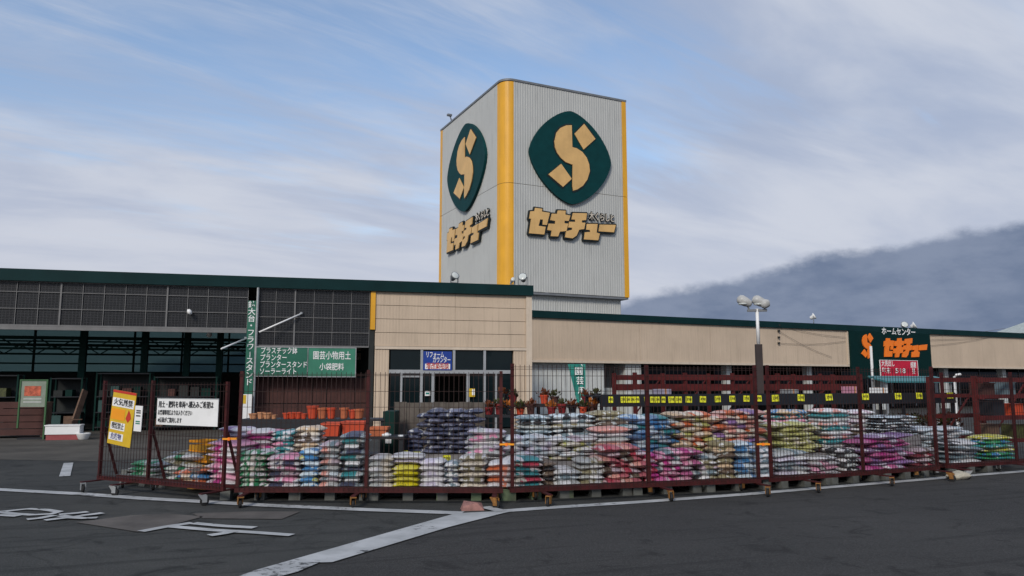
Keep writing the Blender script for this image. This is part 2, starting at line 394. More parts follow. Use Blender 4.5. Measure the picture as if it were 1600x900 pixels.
# ------------------------------------------------------------------ ground, road, markings
def sheet_obj(name, poly, z, m): return struct(MB().sheet(poly, z).build(name, m))
sheet_obj('parking_lot', [(-700, -700), (700, -700), (700, 1200), (-700, 1200)], 0, M_lot)
gp = lambda x, y: tuple(ground(x, y).xy)
road_edge = [(440, 899), (484, 884), (700, 818), (787, 802), (850, 796), (1000, 786), (1170, 774), (1300, 763), (1420, 753), (1500, 746), (1640, 735)]
pts = [gp(*p) for p in road_edge]
far = Vector(pts[-1]) + (Vector(pts[-1]) - Vector(pts[-2])).normalized() * 60
near = Vector(pts[0]) + (Vector(pts[0]) - Vector(pts[3])).normalized() * 25
sheet_obj('road', [tuple(near)] + pts + [tuple(far), (far.x + 40, -60), (near.x, -60)], .004, M_road)
H = Frame(at(830, 600, 28.3).xy, 14.3)                 # garden hall
A = Frame(at(830, 600, 37.0).xy, 25.8)                 # main store
apron_l, apron_r = gp(-260, 716), gp(210, 722)
q0, q1 = H.world(-34, 2), H.world(-.4, 2)
sheet_obj('concrete_apron', [gp(-300, 712), gp(0, 718), gp(150, 721), gp(330, 712), q1.xy[:], q0.xy[:]], .004, M_apron)
sheet_obj('concrete_patch', [gp(118, 817), gp(205, 806), gp(262, 803), gp(318, 808), gp(250, 826), gp(215, 832)], .008, M_patch)
sheet_obj('tarmac_patch', [gp(300, 803), gp(390, 800), gp(470, 800), gp(440, 812), gp(318, 811)], .008, M_patch)

def strip(name, pxs, w, z=.012, m=None):
    p = [Vector(gp(*q)) for q in pxs]; L, Rr = [], []
    for i, a in enumerate(p):
        d = (p[min(i+1, len(p)-1)] - p[max(i-1, 0)]).normalized(); n = Vector((-d.y, d.x))
        ww = w[i] if isinstance(w, (list, tuple)) else w
        L.append(a + n * ww / 2); Rr.append(a - n * ww / 2)
    b = MB()
    vs = [(*v, z) for v in L] + [(*v, z) for v in Rr]; k = len(p)
    b.add(vs, [(k+i, k+i+1, i+1, i) for i in range(k-1)])
    return struct(b.build(name, m or M_paint))
strip('bay_line', [(-200, 756), (0, 766), (130, 773), (225, 780), (300, 784), (420, 791), (570, 797.5), (722, 803)], .22, .012, M_paint)
strip('edge_line', [(776, 800.5), (850, 795), (1000, 785.5), (1170, 773), (1250, 766), (1420, 752), (1500, 745), (1640, 734)], .20, .012, M_paint)
sheet_obj('stop_line', [gp(712, 804), gp(790, 800), gp(800, 801), gp(787, 803.5), gp(700, 826), gp(519, 881), gp(480, 882), gp(450, 879)], .016, M_paint)
sheet_obj('worn_stop_line', [gp(450, 879), gp(480, 882), gp(500, 881), gp(465, 896), gp(405, 912), gp(340, 915), gp(398, 894)], .016, M_paint_worn)
strip('line_stub', [(757, 794), (784, 801)], .16, .020)
strip('bay_tick', [(101, 745), (107, 724)], .17)
# road lettering on the left (two painted characters)
def strokes(name, lst, w):
    b = MB(); z = .012
    for s in lst:
        p = [Vector(gp(*q)) for q in s]; L, Rr = [], []; z += .0015
        for i, a in enumerate(p):
            d = (p[min(i+1, len(p)-1)] - p[max(i-1, 0)]).normalized(); n = Vector((-d.y, d.x))
            L.append(a + n * w / 2); Rr.append(a - n * w / 2)
        k = len(p); b.add([(*v, z) for v in L] + [(*v, z) for v in Rr], [(k+i, k+i+1, i+1, i) for i in range(k-1)])
    return struct(b.build(name, M_paint))
strokes('road_lettering', [
    [(-40, 803), (0, 801), (20, 799), (45, 796.5), (72, 798), (92, 801), (80, 804.5), (50, 806), (20, 804), (0, 801.5)],
    [(-40, 808), (0, 806.5), (28, 808)], [(42, 813.5), (62, 811.5), (84, 807)],
    [(70, 815), (95, 812), (118, 809.5), (140, 806)], [(95, 808), (112, 811), (132, 812), (152, 811)], [(92, 806.5), (120, 804), (137, 802)], [(128, 808), (146, 806), (160, 804)]], .115)
strokes('road_lettering', [
    [(220, 832), (262, 824), (300, 818.5)], [(268, 824.5), (330, 830), (400, 834), (456, 838)], [(302, 819.5), (350, 824), (398, 826.5)],
    [(327, 839), (350, 835.5), (366, 832)]], .125)

# ------------------------------------------------------------------ garden hall (low building in front, left)
zF = (H.at(100, 423)[1] + H.at(800, 445.5)[1]) / 2       # roof edge
zFb = zF - .38
HU0 = -34
hall = thing('garden_hall', 'long low garden hall with smoked grey sheeting, open bays and cream panelled entrance', 'building', H.world(0, 0), H.a)
MB().box(HU0, 0.06, -.14, .16, zFb, zF).build('fascia', fascia, hall)
MB().box(HU0, -.1, .161, 16, zF - .20, zF - .02).build('roof', roofm, hall)
# smoked sheet screens
u_a, u_p, u_b = H.at(-160, 500)[0], H.at(392, 500)[0], H.at(577, 500)[0]
zs_top = zFb - .004
z1b = (H.at(40, 506)[1] + H.at(370, 516)[1]) / 2
z2b = H.at(480, 541)[1]
rm = MB(); cache = {}
def pane(x0, x1, z0, z1):
    k = (round(x1 - x0, 3), round(z1 - z0, 3))
    if k not in cache: cache[k] = MB().box(.012, k[0] - .012, 0, .015, .012, k[1] - .012).mesh('sheet_pane'); cache[k].materials.append(poly)
    link('sheet_pane', cache[k], hall, (x0, .02, z0), (R(random.uniform(-.5, .5)), 0, 0))
def screen(x0, x1, rows, cw, thick=()):
    n = round((x1 - x0) / cw); cw = (x1 - x0) / n
    for j in range(len(rows) - 1):
        for i in range(n): pane(x0 + i * cw, x0 + (i+1) * cw, rows[j+1], rows[j])
    for i in range(n + 1):
        w = .05 if i % 5 == 2 else .018
        rm.box(x0 + i*cw - w/2, x0 + i*cw + w/2, -.012 - w*.4, .012, rows[-1], rows[0])
    for j, z in enumerate(rows):
        w = .02 if 0 < j < len(rows)-1 else .05
        rm.box(x0, x1, -.010 - w*.6, .013, z - w/2, z + w/2)
h1 = zs_top - z1b
screen(u_a, u_p - .12, [zs_top, zs_top - .24*h1, zs_top - .62*h1, z1b], .62)
h2 = zs_top - z2b
screen(u_p + .16, u_b, [zs_top, zs_top - .235*h2, zs_top - .5*h2, zs_top - .755*h2, z2b], .60)
rm.box(u_a, u_p - .12, -.06, .06, z1b - .14, z1b - .03)
rm.build('sheet_frame', rail, hall)
# pillar with gutter pipe, posts of the open bay
MB().box(u_p - .11, u_p + .10, -.02, .22, 0, z1b + .02).build('pillar', gsteel, hall)
pp = H.at(400, 520)[0]
MB().tube([(pp + .02, -.10, 0), (pp + .02, -.10, zFb)], .045, 8).build('downpipe', steel, hall)
for px in (132, 228, 294, 345, -60):
    u, _ = H.at(px, 520, 3)
    MB().box(u - .11, u + .11, 2.9, 3.1, 0, zF - .22).build('post', gsteel, hall)
for v in (2.9, 8.5):
    b = MB(); z0 = z1b - .22
    b.box(HU0, u_b, v + .12, v + .2, z0 - .06, z0 + .06); b.box(HU0, u_b, v + .12, v + .2, z0 - .42, z0 - .34)
    u = HU0
    while u < u_b - 1.2: b.bar((u, v + .16, z0), (u + .6, v + .16, z0 - .38), .04); b.bar((u + .6, v + .16, z0 - .38), (u + 1.2, v + .16, z0), .04); u += 1.2
    b.build('roof_truss', gsteel, hall)
# back wall with frosted glazing band
VB = 14.0
zg0, zg1 = H.at(150, 573, VB)[1], H.at(150, 505, VB)[1]
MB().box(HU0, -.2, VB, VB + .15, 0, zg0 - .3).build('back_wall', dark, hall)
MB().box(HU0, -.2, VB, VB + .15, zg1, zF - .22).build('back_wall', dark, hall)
bm_ = MB(); u = HU0; bmesh_pane = MB().box(.03, 2.17, 0, .02, .02, zg1 - zg0 + .28).mesh('frosted_pane'); bmesh_pane.materials.append(backglass)
while u < -2:
    link('frosted_pane', bmesh_pane, hall, (u, VB + .05, zg0 - .3))
    bm_.box(u - .04, u + .04, VB - .02, VB + .12, zg0 - .3, zg1); u += 2.2
for z in (zg0 - .27, zg0 + .15, (zg0 + zg1) / 2 + .15, zg1 - .03): bm_.box(HU0, -2, VB - .01, VB + .10, z - .035, z + .035)
bm_.build('glazing_frame', gsteel, hall)
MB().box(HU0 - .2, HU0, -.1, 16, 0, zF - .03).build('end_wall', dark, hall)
# brown display fence panels under the green board
ub0, ub1 = H.at(399, 600, .4)[0], H.at(576, 600, .4)[0]
zb1, zb0 = H.at(480, 589, .4)[1], .05
bw = (ub1 - ub0) / 8
pm = MB()
pm.box(.012, bw - .012, 0, .03, 0, (zb1 - zb0) / 2 - .03)
for k in range(1, 4): pm.box(bw*k/4 - .008, bw*k/4 + .008, -.012, -.0005, .01, (zb1 - zb0)/2 - .04)
pme = pm.mesh('brown_panel'); pme.materials.append(brownp)
for j in range(2):
    for i in range(8): link('brown_panel', pme, hall, (ub0 + i*bw, .42 + random.uniform(-.008, .008), zb0 + j*(zb1 - zb0)/2))
MB().box(ub0, ub1, .46, .5, 0, zb1).build('panel_backing', dark, hall)
# yellow corner strip and cream entrance block
uy0, uy1 = H.at(579, 480)[0], H.at(586.5, 480)[0]
zy0 = H.at(582, 515)[1]
MB().box(uy0, uy1, -.06, .10, zy0, zFb - .004).build('corner_strip', yellow, hall)
MB().box(u_b + .01, uy1 - .02, .0, .12, 0, zy0 - .005).build('corner_post', dark, hall)
ue0, ue1 = uy1 + .004, H.at(821.5, 500)[0]
zd = H.at(700, 546.5)[1]                                    # head of the entrance
hh = (zFb - zd - .10) / 4
cut = [ue0, ue0 + (ue1 - ue0) * .52, ue1]
for j in range(4):
    z0 = zd + .10 + j * hh
    for a, b_ in zip(cut[:-1], cut[1:]):
        MB().ribs(a + .004, b_ - .004, z0 + .008, z0 + hh - (.008 if j < 3 else .004), random.uniform(-.006, .004), .11, .003, .1).build('cladding_panel', cream, hall)
MB().box(ue0, ue1, .06, .16, zd + .10, zFb).build('cladding_backing', dark, hall)
MB().box(ue0 + .01, ue1, -.05, .16, zd, zd + .096).build('door_head', cream2, hall)
MB().box(ue1 + .003, .02, -.06, .24, 0, zFb - .004).build('corner_pilaster', cream2, hall)
ud0, ud1 = H.at(607.5, 590)[0], H.at(802, 590)[0]
MB().ribs(ue0 + .01, ud0 - .01, 0, zd - .004, -.01, .11, .006, .16).build('pier', cream, hall)
MB().ribs(ud1 + .01, ue1, 0, zd - .004, -.01, .11, .006, .16).build('pier', cream, hall)
MB().box(.0, .04, .245, 15.9, 0, zF - .21).build('side_wall', cream, hall)
MB().box(ue0 - .1, ue0 - .02, .25, VB, 0, zF - .21).build('partition', dark, hall)
# entrance doors
zt0, zt1 = H.at(700, 583.5)[1], H.at(700, 578)[1]
fr = MB(); ux = [H.at(p, 590)[0] for p in (658.5, 709, 757)]
fr.box(ud0, ud1, -.03, .09, zt0, zt1)
for u in ux[:1] + ux[2:]: fr.box(u - .045, u + .045, -.028, .09, 0, zt0 - .002)
for u in ux: fr.box(u - .045, u + .045, -.028, .09, zt1 + .002, zd - .004)
for px in (627, 775): u = H.at(px, 600)[0]; fr.box(u - .035, u + .035, -.026, .09, 0, zt0 - .002)
for px in (676.5, 731): u = H.at(px, 600)[0]; fr.box(u - .055, u + .055, -.05, .06, 0, zt0 - .002)
fr.box(H.at(627, 600)[0] + .04, ux[0] - .05, -.024, .05, zt0 - .14, zt0 - .07)
fr.build('door_frame', alu, hall)
edges = [ud0] + ux + [ud1]
for a, b_ in zip(edges[:-1], edges[1:]): MB().box(a + .05, b_ - .05, .03, .05, zt1 + .004, zd - .006).build('window_pane', glass, hall)
dpx = [607.5, 627, 658.5, 676.5, 731, 757, 775, 802]
for i, (a, b_) in enumerate(zip(dpx[:-1], dpx[1:])):
    if i == 3: continue                                      # the doorway in the middle stands open
    a, b_ = H.at(a, 600)[0] + .05, H.at(b_, 600)[0] - .05
    MB().box(a, b_, .035, .055, .05, zt0 - .006).build('door_pane', glass, hall)
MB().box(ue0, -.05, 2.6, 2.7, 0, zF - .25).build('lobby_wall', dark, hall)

# boards fixed on the hall
def board(name, F, px0, px1, py0, py1, v, th, m, label, cat, frame_m=None):
    pc = (py0 + py1) / 2; u0, u1 = F.at(px0, pc, v)[0], F.at(px1, pc, v)[0]; xm = (px0 + px1) / 2
    z1, z0 = F.at(xm, py0, v)[1], F.at(xm, py1, v)[1]
    t = thing(name, label, cat, F.world((u0 + u1)/2, v, z0), F.a)
    w, h = u1 - u0, z1 - z0
    MB().box(-w/2, w/2, 0, th, 0, h).build('panel', m, t)
    if frame_m:
        f = MB()
        f.box(-w/2 - .03, w/2 + .03, -.012, th + .01, -.03, -.001); f.box(-w/2 - .03, w/2 + .03, -.012, th + .01, h + .001, h + .03)
        f.box(-w/2 - .03, -w/2 - .001, -.011, th + .01, 0, h); f.box(w/2 + .001, w/2 + .03, -.011, th + .01, 0, h)
        f.build('frame', frame_m, t)
    return t, w, h
t, w, h = board('product_sign', H, 400, 480, 543, 587, -.16, .06, signgreen, 'green board listing plastic pots and planters in four white lines', 'sign', steel)
for k, s in enumerate(('プラスチック鉢', 'プランター', 'プランタースタンド', 'ソーラーライト')):
    n = len(s); text_on(t, s, .24, white_clean, -w/2 + .14 + n*.084, -.008, h*(.87 - .245*k), fit=n*.168, bold=.002)
t, w, h = board('product_sign', H, 481.5, 555, 544, 588, -.16, .06, signgreen_pale, 'faded green board with two lines of white characters', 'sign', steel)
text_on(t, '園芸小物用土', .30, white_clean, 0, -.008, h*.72, fit=w*.80, bold=.0025)
text_on(t, '小袋肥料', .26, white_clean, 0, -.008, h*.32, fit=w*.52, bold=.0025)
t, w, h = board('column_sign', H, 384.5, 397.5, 470, 618, -.12, .08, signgreen, 'tall narrow green sign with white vertical characters on the pillar', 'sign')
vs = '鉢大台・フラワースタンド'
for k, ch in enumerate(vs):
    if ch == 'ー': text_on(t, '|', .2, white_clean, 0, -.006, h*(.955 - k*.0745), bold=.004)
    else: text_on(t, ch, .25, white_clean, 0, -.006, h*(.955 - k*.0745), bold=.0025)
t, w, h = board('counter_sign', H, 661.5, 706, 549, 578.5, -.05, .05, bluesign, 'blue sign with white lettering above the entrance door', 'sign')
text_on(t, 'リフォーム', .24, white_clean, -w*.10, -.008, h*.80, fit=w*.62, bold=.0025)
text_on(t, 'カウンター', .24, white_clean, w*.14, -.008, h*.53, fit=w*.62, bold=.0025)
pl = MB().box(-w*.44, w*.44, -.006, -.0005, h*.06, h*.34).build('white_strip', white_clean, t)
text_on(pl, '増改築相談', .25, redprint, 0, -.010, h*.20, fit=w*.80, bold=.002)
t, w, h = board('notice', H, 378, 393, 616, 655, -.25, .02, white, 'small pale notice sheet fixed low on the pillar', 'notice')
MB().box(-w*.48, -w*.1, -.004, -.0005, h*.62, h*.97).build('print', yellowsign, t)
t, w, h = board('door_notice', H, 664, 672, 611, 618.5, -.06, .01, white_clean, 'small pale blue paper on the glass beside the open doorway', 'notice')
MB().box(-w*.35, w*.35, -.003, -.0005, h*.3, h*.7).build('print', flag, t)
t, w, h = board('door_poster', H, 733, 742, 607, 620, -.08, .02, yellowsign, 'small yellowish poster with white sheet right of the open doorway', 'notice')
MB().box(0, w*.45, -.004, -.0005, h*.2, h*.9).build('print', white_clean, t)
# tube lamps on arms
def tube_lamp(p0, p1, label):
    a, b_ = Vector(p0), Vector(p1); t = thing('tube_lamp', label, 'lamp', a)
    MB().tube([(0, 0, 0), b_ - a], .028, 8).build('tube', white, t, smooth=True)
    MB().tube([(0,0,-.02), (0,0,.05)], .05, 8).build('fitting', steel, t)
def hp(px, py, v): u, z = H.at(px, py, v); return H.world(u, v, z)
tube_lamp(hp(384, 529, -.1), hp(346, 545, -2.2), 'thin pale arm lamp reaching out from the green pillar')
tube_lamp(hp(471, 490, -.07), hp(405, 519, -.5), 'thin slanting pale lamp arm across the smoked sheeting')
b = thing('wall_lamp', 'small pale lamp on the smoked sheeting left of the pillar', 'lamp', hp(295, 488, -.2), H.a)
MB().lathe([(.03,-.05),(.11,0),(.09,.07),(.02,.10)], 10, Matrix.Rotation(R(60), 4, 'Y')).build('shade', white, b, smooth=True)
MB().bar((0,0,0), (.0,.2,.0), .03).build('bracket', steel, b)
b = thing('wall_lamp', 'small round white lamp hanging under the sheeting by the pillar', 'lamp', hp(327, 523, 1.5), H.a)
MB().lathe([(.02,-.1),(.08,-.06),(.1,0),(.06,.08),(.02,.1)], 10).build('bulb', white, b, smooth=True)
MB().bar((0,0,.1), (0,0,.45), .02).build('cord', steel, b)

# ------------------------------------------------------------------ main store
zA = (A.at(840, 484)[1] + A.at(1590, 521.5)[1]) / 2
zAf = zA - .34
zAb = (A.at(860, 563.5)[1] + A.at(1320, 575)[1]) / 2
AU0, AU1 = -9.0, 62.0
store = thing('main_store', 'long cream home store with dark green roof edge and deep shaded canopy', 'building', A.world(0, 0), A.a)
MB().box(AU0, AU1, -.12, .2, zAf, zA).build('fascia', fascia, store)
MB().box(AU0, AU1, .201, 34, zA - .24, zA - .04).build('roof', roofm, store)
us0, us1 = A.at(1325, 540)[0], A.at(1449.5, 540)[0]
seams = [AU0, -4.5, 0, A.at(1000, 530)[0], A.at(1110, 530)[0], A.at(1216, 530)[0], us0 - .06, None, us1 + .06, A.at(1530, 540)[0], A.at(1640, 540)[0], 44, 53, AU1]
for a, b_ in zip(seams[:-1], seams[1:]):
    if a is None or b_ is None: continue
    MB().ribs(a + .006, b_ - .006, zAb + .12, zAf - .004, random.uniform(-.004, .004), .16, .004, .1).build('cladding_panel', cream, store)
MB().box(AU0, AU1, -.05, .3, zAb, zAb + .116).build('canopy_edge', cream2, store)
MB().box(AU0, AU1, .12, .28, zAb + .12, zAf).build('cladding_backing', dark, store)
for u in (us0 - .05, us1 + .05): MB().box(u - .05, u + .05, -.06, .05, zAb + .121, zAf - .004).build('trim', cream2, store)
MB().box(AU0, AU1, .31, 5.2, zAb + .05, zAb + .10).build('soffit', dark, store)
ug0, ug1, ug2 = A.at(833, 590, 1.2)[0] - 3, A.at(930, 590, 1.2)[0], A.at(961, 590, 1.2)[0]
ug3 = A.at(985, 590, 1.2)[0]
greywall = mat('grey_wall', (.52, .54, .52), .7, var=.08, streaks=.3)
MB().ribs(ug0, ug1, 0, zAb - .004, .36, .16, .012, .1).build('ground_wall', greywall, store)
MB().box(ug2, ug3, .22, 1.3, 0, zAb - .004).build('pillar', greywall, store)
MB().ribs(ug1 + .01, ug2 - .01, 0, A.at(945, 606, 1.3)[1], 1.3, .2, .015, .1).build('lower_wall', greywall, store)
MB().box(ug1 - .2, ug2 + .2, 3.4, 3.5, 0, zAb + .04).build('recess_wall', dark, store)
for k in range(1, 7): MB().box(ug3 + k*6.2 - .2, ug3 + k*6.2 + .2, .6, 1.0, 0, zAb - .004).build('pillar', greywall, store)
MB().box(ug3, AU1, 5.2, 5.3, 0, zAb + .04).build('shop_front_base', dark, store)
pme = MB().box(.04, 2.46, 0, .03, .3, 2.7).mesh('shop_window'); pme.materials.append(glass)
u = ug3 + .2
sf = MB()
while u < AU1 - 3: link('shop_window', pme, store, (u, 5.12, 0)); sf.box(u - .04, u + .035, 5.08, 5.19, 0, 2.78); u += 2.5
sf.box(ug3, AU1, 5.07, 5.19, 2.79, 2.9); sf.build('shop_front_frame', alu, store)
MB().box(AU0, AU0 + .1, .3, 34, 0, zA - .25).build('side_wall', cream, store)
MB().box(AU1 - .1, AU1, .3, 34, 0, zA - .25).build('side_wall', cream, store)
# thin cables on the cream panels
def cable(pa, pb, sag=0.0, v=-.09):
    a, b_ = A.at(*pa, v), A.at(*pb, v); pts = []
    for i in range(7):
        f = i / 6; pts.append((a[0] + (b_[0]-a[0])*f, v + .015*(i % 2), a[1] + (b_[1]-a[1])*f - sag*math.sin(math.pi*f)))
    return MB().tube(pts, .010, 5).build('cable', mat('cable', (.16, .13, .11), .6), store)
for pa, pb in (((1217, 508), (1322, 527)), ((1217, 509), (1322, 513)), ((1217, 517), (1300, 558)), ((1217, 536), (1322, 533)), ((1451, 524), (1570, 513)), ((1451, 531), (1600, 520)), ((1451, 540), (1560, 523))): cable(pa, pb, .12)
for py in (508, 517, 527, 536):
    u, z = A.at(1217, py, -.08); MB().box(u - .05, u + .05, -.14, -.03, z - .05, z + .05).build('cable_clip', dark, store)

# lettering shapes traced from the photograph, brought into metres on the wall they stand on
KATA = {
 'se': [(235,160),(345,175),(338,218),(462,238),(415,428),(352,422),(356,345),(312,338),(285,440),(395,455),(375,575),(140,555),(172,330),(142,326),(160,215),(222,212)],
 'ki': [(590,200),(708,205),(702,265),(782,280),(755,365),(692,360),(688,400),(748,405),(720,522),(618,530),(590,605),(478,600),(492,515),(425,505),(445,405),(545,410),(548,365),(470,350),(495,250),(575,255)],
 'chi': [(825,240),(1040,245),(1025,350),(962,355),(958,388),(1015,392),(995,490),(918,500),(880,590),(815,635),(700,618),(720,522),(812,500),(810,470),(750,465),(765,375),(858,380),(856,345),(800,340)],
 'yu': [(1040,410),(1205,410),(1190,545),(1240,560),(1215,665),(995,650),(1010,540),(1092,535),(1086,505),(1030,500)],
 'bar': [(1240,420),(1490,425),(1460,540),(1225,525)],
}
S_UP = [(500,430),(455,432),(410,452),(378,490),(362,560),(367,610),(385,655),(415,695),(450,725),(500,745),(508,745),(506,920),(512,955),(545,945),(590,915),(625,865),(645,800),(640,745),(620,690),(585,645),(540,615),(505,606)]
SQ1 = [(600,420),(690,540),(595,625),(522,500)]
SQ2 = [(415,740),(500,860),(430,925),(313,825)]

# ------------------------------------------------------------------ sign tower
T = Frame(at(786, 600, 40.6).xy, 25.8)
TW = (T.at(977, 200)[0] + T.at(983, 455)[0]) / 2
TL = (T.side(688, 200)[0] + T.side(688, 435)[0]) / 2
zT = (T.at(802, 126)[1] + T.at(970, 153)[1]) / 2
zM = (T.at(806, 287)[1] + T.at(975, 307)[1]) / 2
zB = (T.at(833, 457)[1] + T.at(980, 463)[1]) / 2
tower = thing('sign_tower', 'tall grey sign tower with rounded yellow corner rising behind the shop roofs', 'tower', T.world(0, 0), T.a)
rc = .62                                                     # radius of the rounded corner
uR = T.at(802.5, 250)[0]; uE = T.at(972.5, 250)[0]
vL = T.side(777, 250)[0]
for (z0, z1) in ((zB, zM - .012), (zM + .012, zT - .12)):
    MB().ribs(uR, uE, z0, z1, 0, .155, .011, .12).build('front_cladding', tgrey, tower)
    o = MB().ribs(-TL + .28, -vL, z0, z1, 0, .155, .011, .12).build('side_cladding', tgrey, tower); o.rotation_euler = (0, 0, R(-90))
    o = MB().ribs(-TL + .28, -.3, z0, z1, 0, .155, .011, .12).build('side_cladding', tgrey, tower, (TW, TL, 0), (0, 0, R(90))); o.location = (TW, 0, 0); o.scale.x = -1
    MB().box(.3, TW - .3, TL - .12, TL, z0, z1).build('rear_cladding', tgrey, tower)
    # rounded yellow corner
    prof = [(uR - .004, -.012)] + [(rc - rc*math.sin(k*math.pi/20), rc - rc*math.cos(k*math.pi/20) - .012*math.cos(k*math.pi/20)) for k in range(0, 11)] + [(-.012, vL - .004), (.12, vL - .004), (.12 + .2, .32), (uR - .004, .12)]
    prof = [p for p in prof]; n = len(prof)
    b = MB(); b.add([(x, y, z0 - .02 if z0 == zB else z0) for x, y in prof] + [(x, y, z1 - .03 if z1 > zM else z1) for x, y in prof],
        [(i, (i+1)%n, (i+1)%n+n, i+n) for i in range(n)] + [tuple(range(n))[::-1], tuple(range(n, 2*n))])
    b.build('rounded_corner', yellow, tower)
    b = MB(); b.box(uE + .004, TW + .02, -.035, .30, z0 - .02 if z0 == zB else z0, z1)
    b.build('edge_strip', yellow, tower)
    MB().box(-.035, .30, TL - .28, TL + .02, z0 - .02 if z0 == zB else z0, z1).build('edge_strip', yellow, tower)
# seam flashings and cap
n = len(prof)
def ring(z0, z1, o, m, name):
    b = MB()
    path = [(TW + o, -o)] + [(uR, -o)] + [(rc - (rc+o)*math.sin(k*math.pi/20), rc - (rc+o)*math.cos(k*math.pi/20)) for k in range(0, 11)] + [(-o, vL)] + [(-o, TL + o), (TW + o, TL + o)]
    k = len(path); b.add([(x, y, z0) for x, y in path] + [(x, y, z1) for x, y in path], [(i, (i+1)%k, (i+1)%k+k, i+k) for i in range(k)] + [tuple(range(k))[::-1], tuple(range(k, 2*k))])
    return b.build(name, m, tower)
ring(zT - .118, zT, .05, capm, 'cap')
ring(zM - .011, zM + .011, -.01, mat('seam', (.10, .07, .04), .7), 'seam')
ring(zB - .14, zB - .022, -.02, capm, 'underside')
MB().box(.5, TW - .35, .35, TL - .35, 0, zB - .141).build('base', tgrey, tower)
MB().ribs(.5, TW - .34, 0, zB - .145, .34, .155, .03, .02).build('base_cladding', tgrey, tower)
# emblem on the two faces
pz = lambda px, py: T.at(px, py)
mir = lambda q, sx, ox: q
cpts = [pz(825, 232), pz(952, 255), pz(888, 175), pz(891, 320)]
eu, ez = (cpts[0][0] + cpts[1][0]) / 2, (cpts[2][1] + cpts[3][1]) / 2
ea, eb = (cpts[1][0] - cpts[0][0]) / 2, (cpts[2][1] - cpts[3][1]) / 2
def sup(a, b, n=1.55, k=56):
    r = []
    for i in range(k):
        t = 6.28318 * i / k; c, s_ = math.cos(t), math.sin(t)
        r.append((a*abs(c)**(2/n)*(1 if c >= 0 else -1), b*abs(s_)**(2/n)*(1 if s_ >= 0 else -1)))
    return r
def rel(poly, sc, ox, oy, cu, cz):                            # crop pixels -> metres about (cu, cz)
    r = []
    for x, y in poly: u, z = pz(ox + x/sc, oy + y/sc); r.append((u - cu, z - cz))
    return r
EMB = [rel(p, 5, 790, 110, eu, ez) for p in (S_UP, SQ1, SQ2)]
lu, lz = pz(889, 352)
LET = {k: rel(p, 10, 810, 310, lu, lz) for k, p in KATA.items()}
def emblem(name, par, F0, loc, rot, sx, lab):
    e = thing(name, lab, 'emblem', (0,0,0)); e.matrix_world = Matrix.Translation(loc) @ Matrix.Rotation(rot, 4, 'Z')
    MB().prism([(x*sx, z) for x, z in sup(ea, eb)], -.16, 0).build('disc', teal, e)
    for p in EMB: MB().prism([(x*sx*.97, z*.97) for x, z in p], -.22, -.158).build('letter_stroke', tan, e)
    # thin dark edge round each stroke
    b = MB()
    for p in EMB:
        for i in range(len(p)):
            a, c = p[i], p[(i+1) % len(p)]; y = -.166 - .0006*(i % 7)
            b.bar((a[0]*sx, y, a[1]), (c[0]*sx, y, c[1]), .09, .02, up=(0,1,0))
    b.build('stroke_edge', ink, e)
    return e
vs_c = T.side(731, 262); e_s = T.side(702, 262)[0] - T.side(761, 262)[0]
sxs = e_s / (2*ea)
emblem('emblem', tower, T, T.world(eu, -.03, ez), T.a, 1.0, 'green rounded emblem with tan letter on the wide right face of the tower')
emblem('emblem', tower, T, T.world(-.03, vs_c[0], vs_c[1]), T.a - R(90), sxs, 'green rounded emblem with tan letter on the narrow left face of the tower')
def lettering_sign(label, loc, rot, sx, letm, outm, sc=1.0, small=True, ow=.16):
    e = thing('shop_name', label, 'sign', (0,0,0)); e.matrix_world = Matrix.Translation(loc) @ Matrix.Rotation(rot, 4, 'Z')
    for k, p in LET.items():
        q = [(x*sx*sc, z*sc) for x, z in p]
        o = MB().prism(q, -.20*sc, -.12*sc).build('letter', letm, e)
        if outm:
            b = MB(); b.prism(q, -.119*sc, 0)
            for i in range(len(q)):
                a, c = q[i], q[(i+1) % len(q)]; d = Vector((c[0]-a[0], 0, c[1]-a[1])).normalized() * ow * .35
                y = -.09*sc - .0007*(i % 9)
                b.bar((a[0]-d.x, y, a[1]-d.z), (c[0]+d.x, y, c[1]+d.z), ow, .12*sc, up=(0,1,0))
            b.build('letter_backing', outm, o)
    return e
e = lettering_sign('tan katakana shop name on the wide right face of the tower', T.world(lu, -.03, lz), T.a, 1, tan, ink)
su, sz = pz(939, 341)
def small_line(e, sx):
    o = text_on(e, '木くらしと', .50, ink, (su - lu)*sx, -.06, sz - lz, fit=1.75*sx, bold=.045, depth=.03)
    o2 = text_on(e, '木くらしと', .50, mat('pale_letter', (.62, .55, .45), .5), (su - lu)*sx, -.10, sz - lz, fit=1.68*sx, bold=.004, depth=.01)
    for q in (o, o2): q.rotation_euler = (R(90), R(0), 0)
small_line(e, 1)
vl = T.side(731, 365)
e = lettering_sign('tan katakana shop name on the narrow left face of the tower', T.world(-.03, vl[0], vl[1]), T.a - R(90), (T.side(699, 365)[0] - T.side(764, 365)[0]) / (pz(959, 352)[0] - pz(820, 352)[0]), tan, ink)
small_line(e, (T.side(699, 365)[0] - T.side(764, 365)[0]) / (pz(959, 352)[0] - pz(820, 352)[0]))
b = thing('roof_lamp', 'tiny lamp bracket on the top left rim of the tower', 'lamp', T.world(0, TL - 1.9, zT), T.a)
MB().bar((0,0,0), (-.1,0,.3), .06).build('bracket', capm, b); MB().box(-.3, .0, -.1, .1, .3, .42).build('head', capm, b)

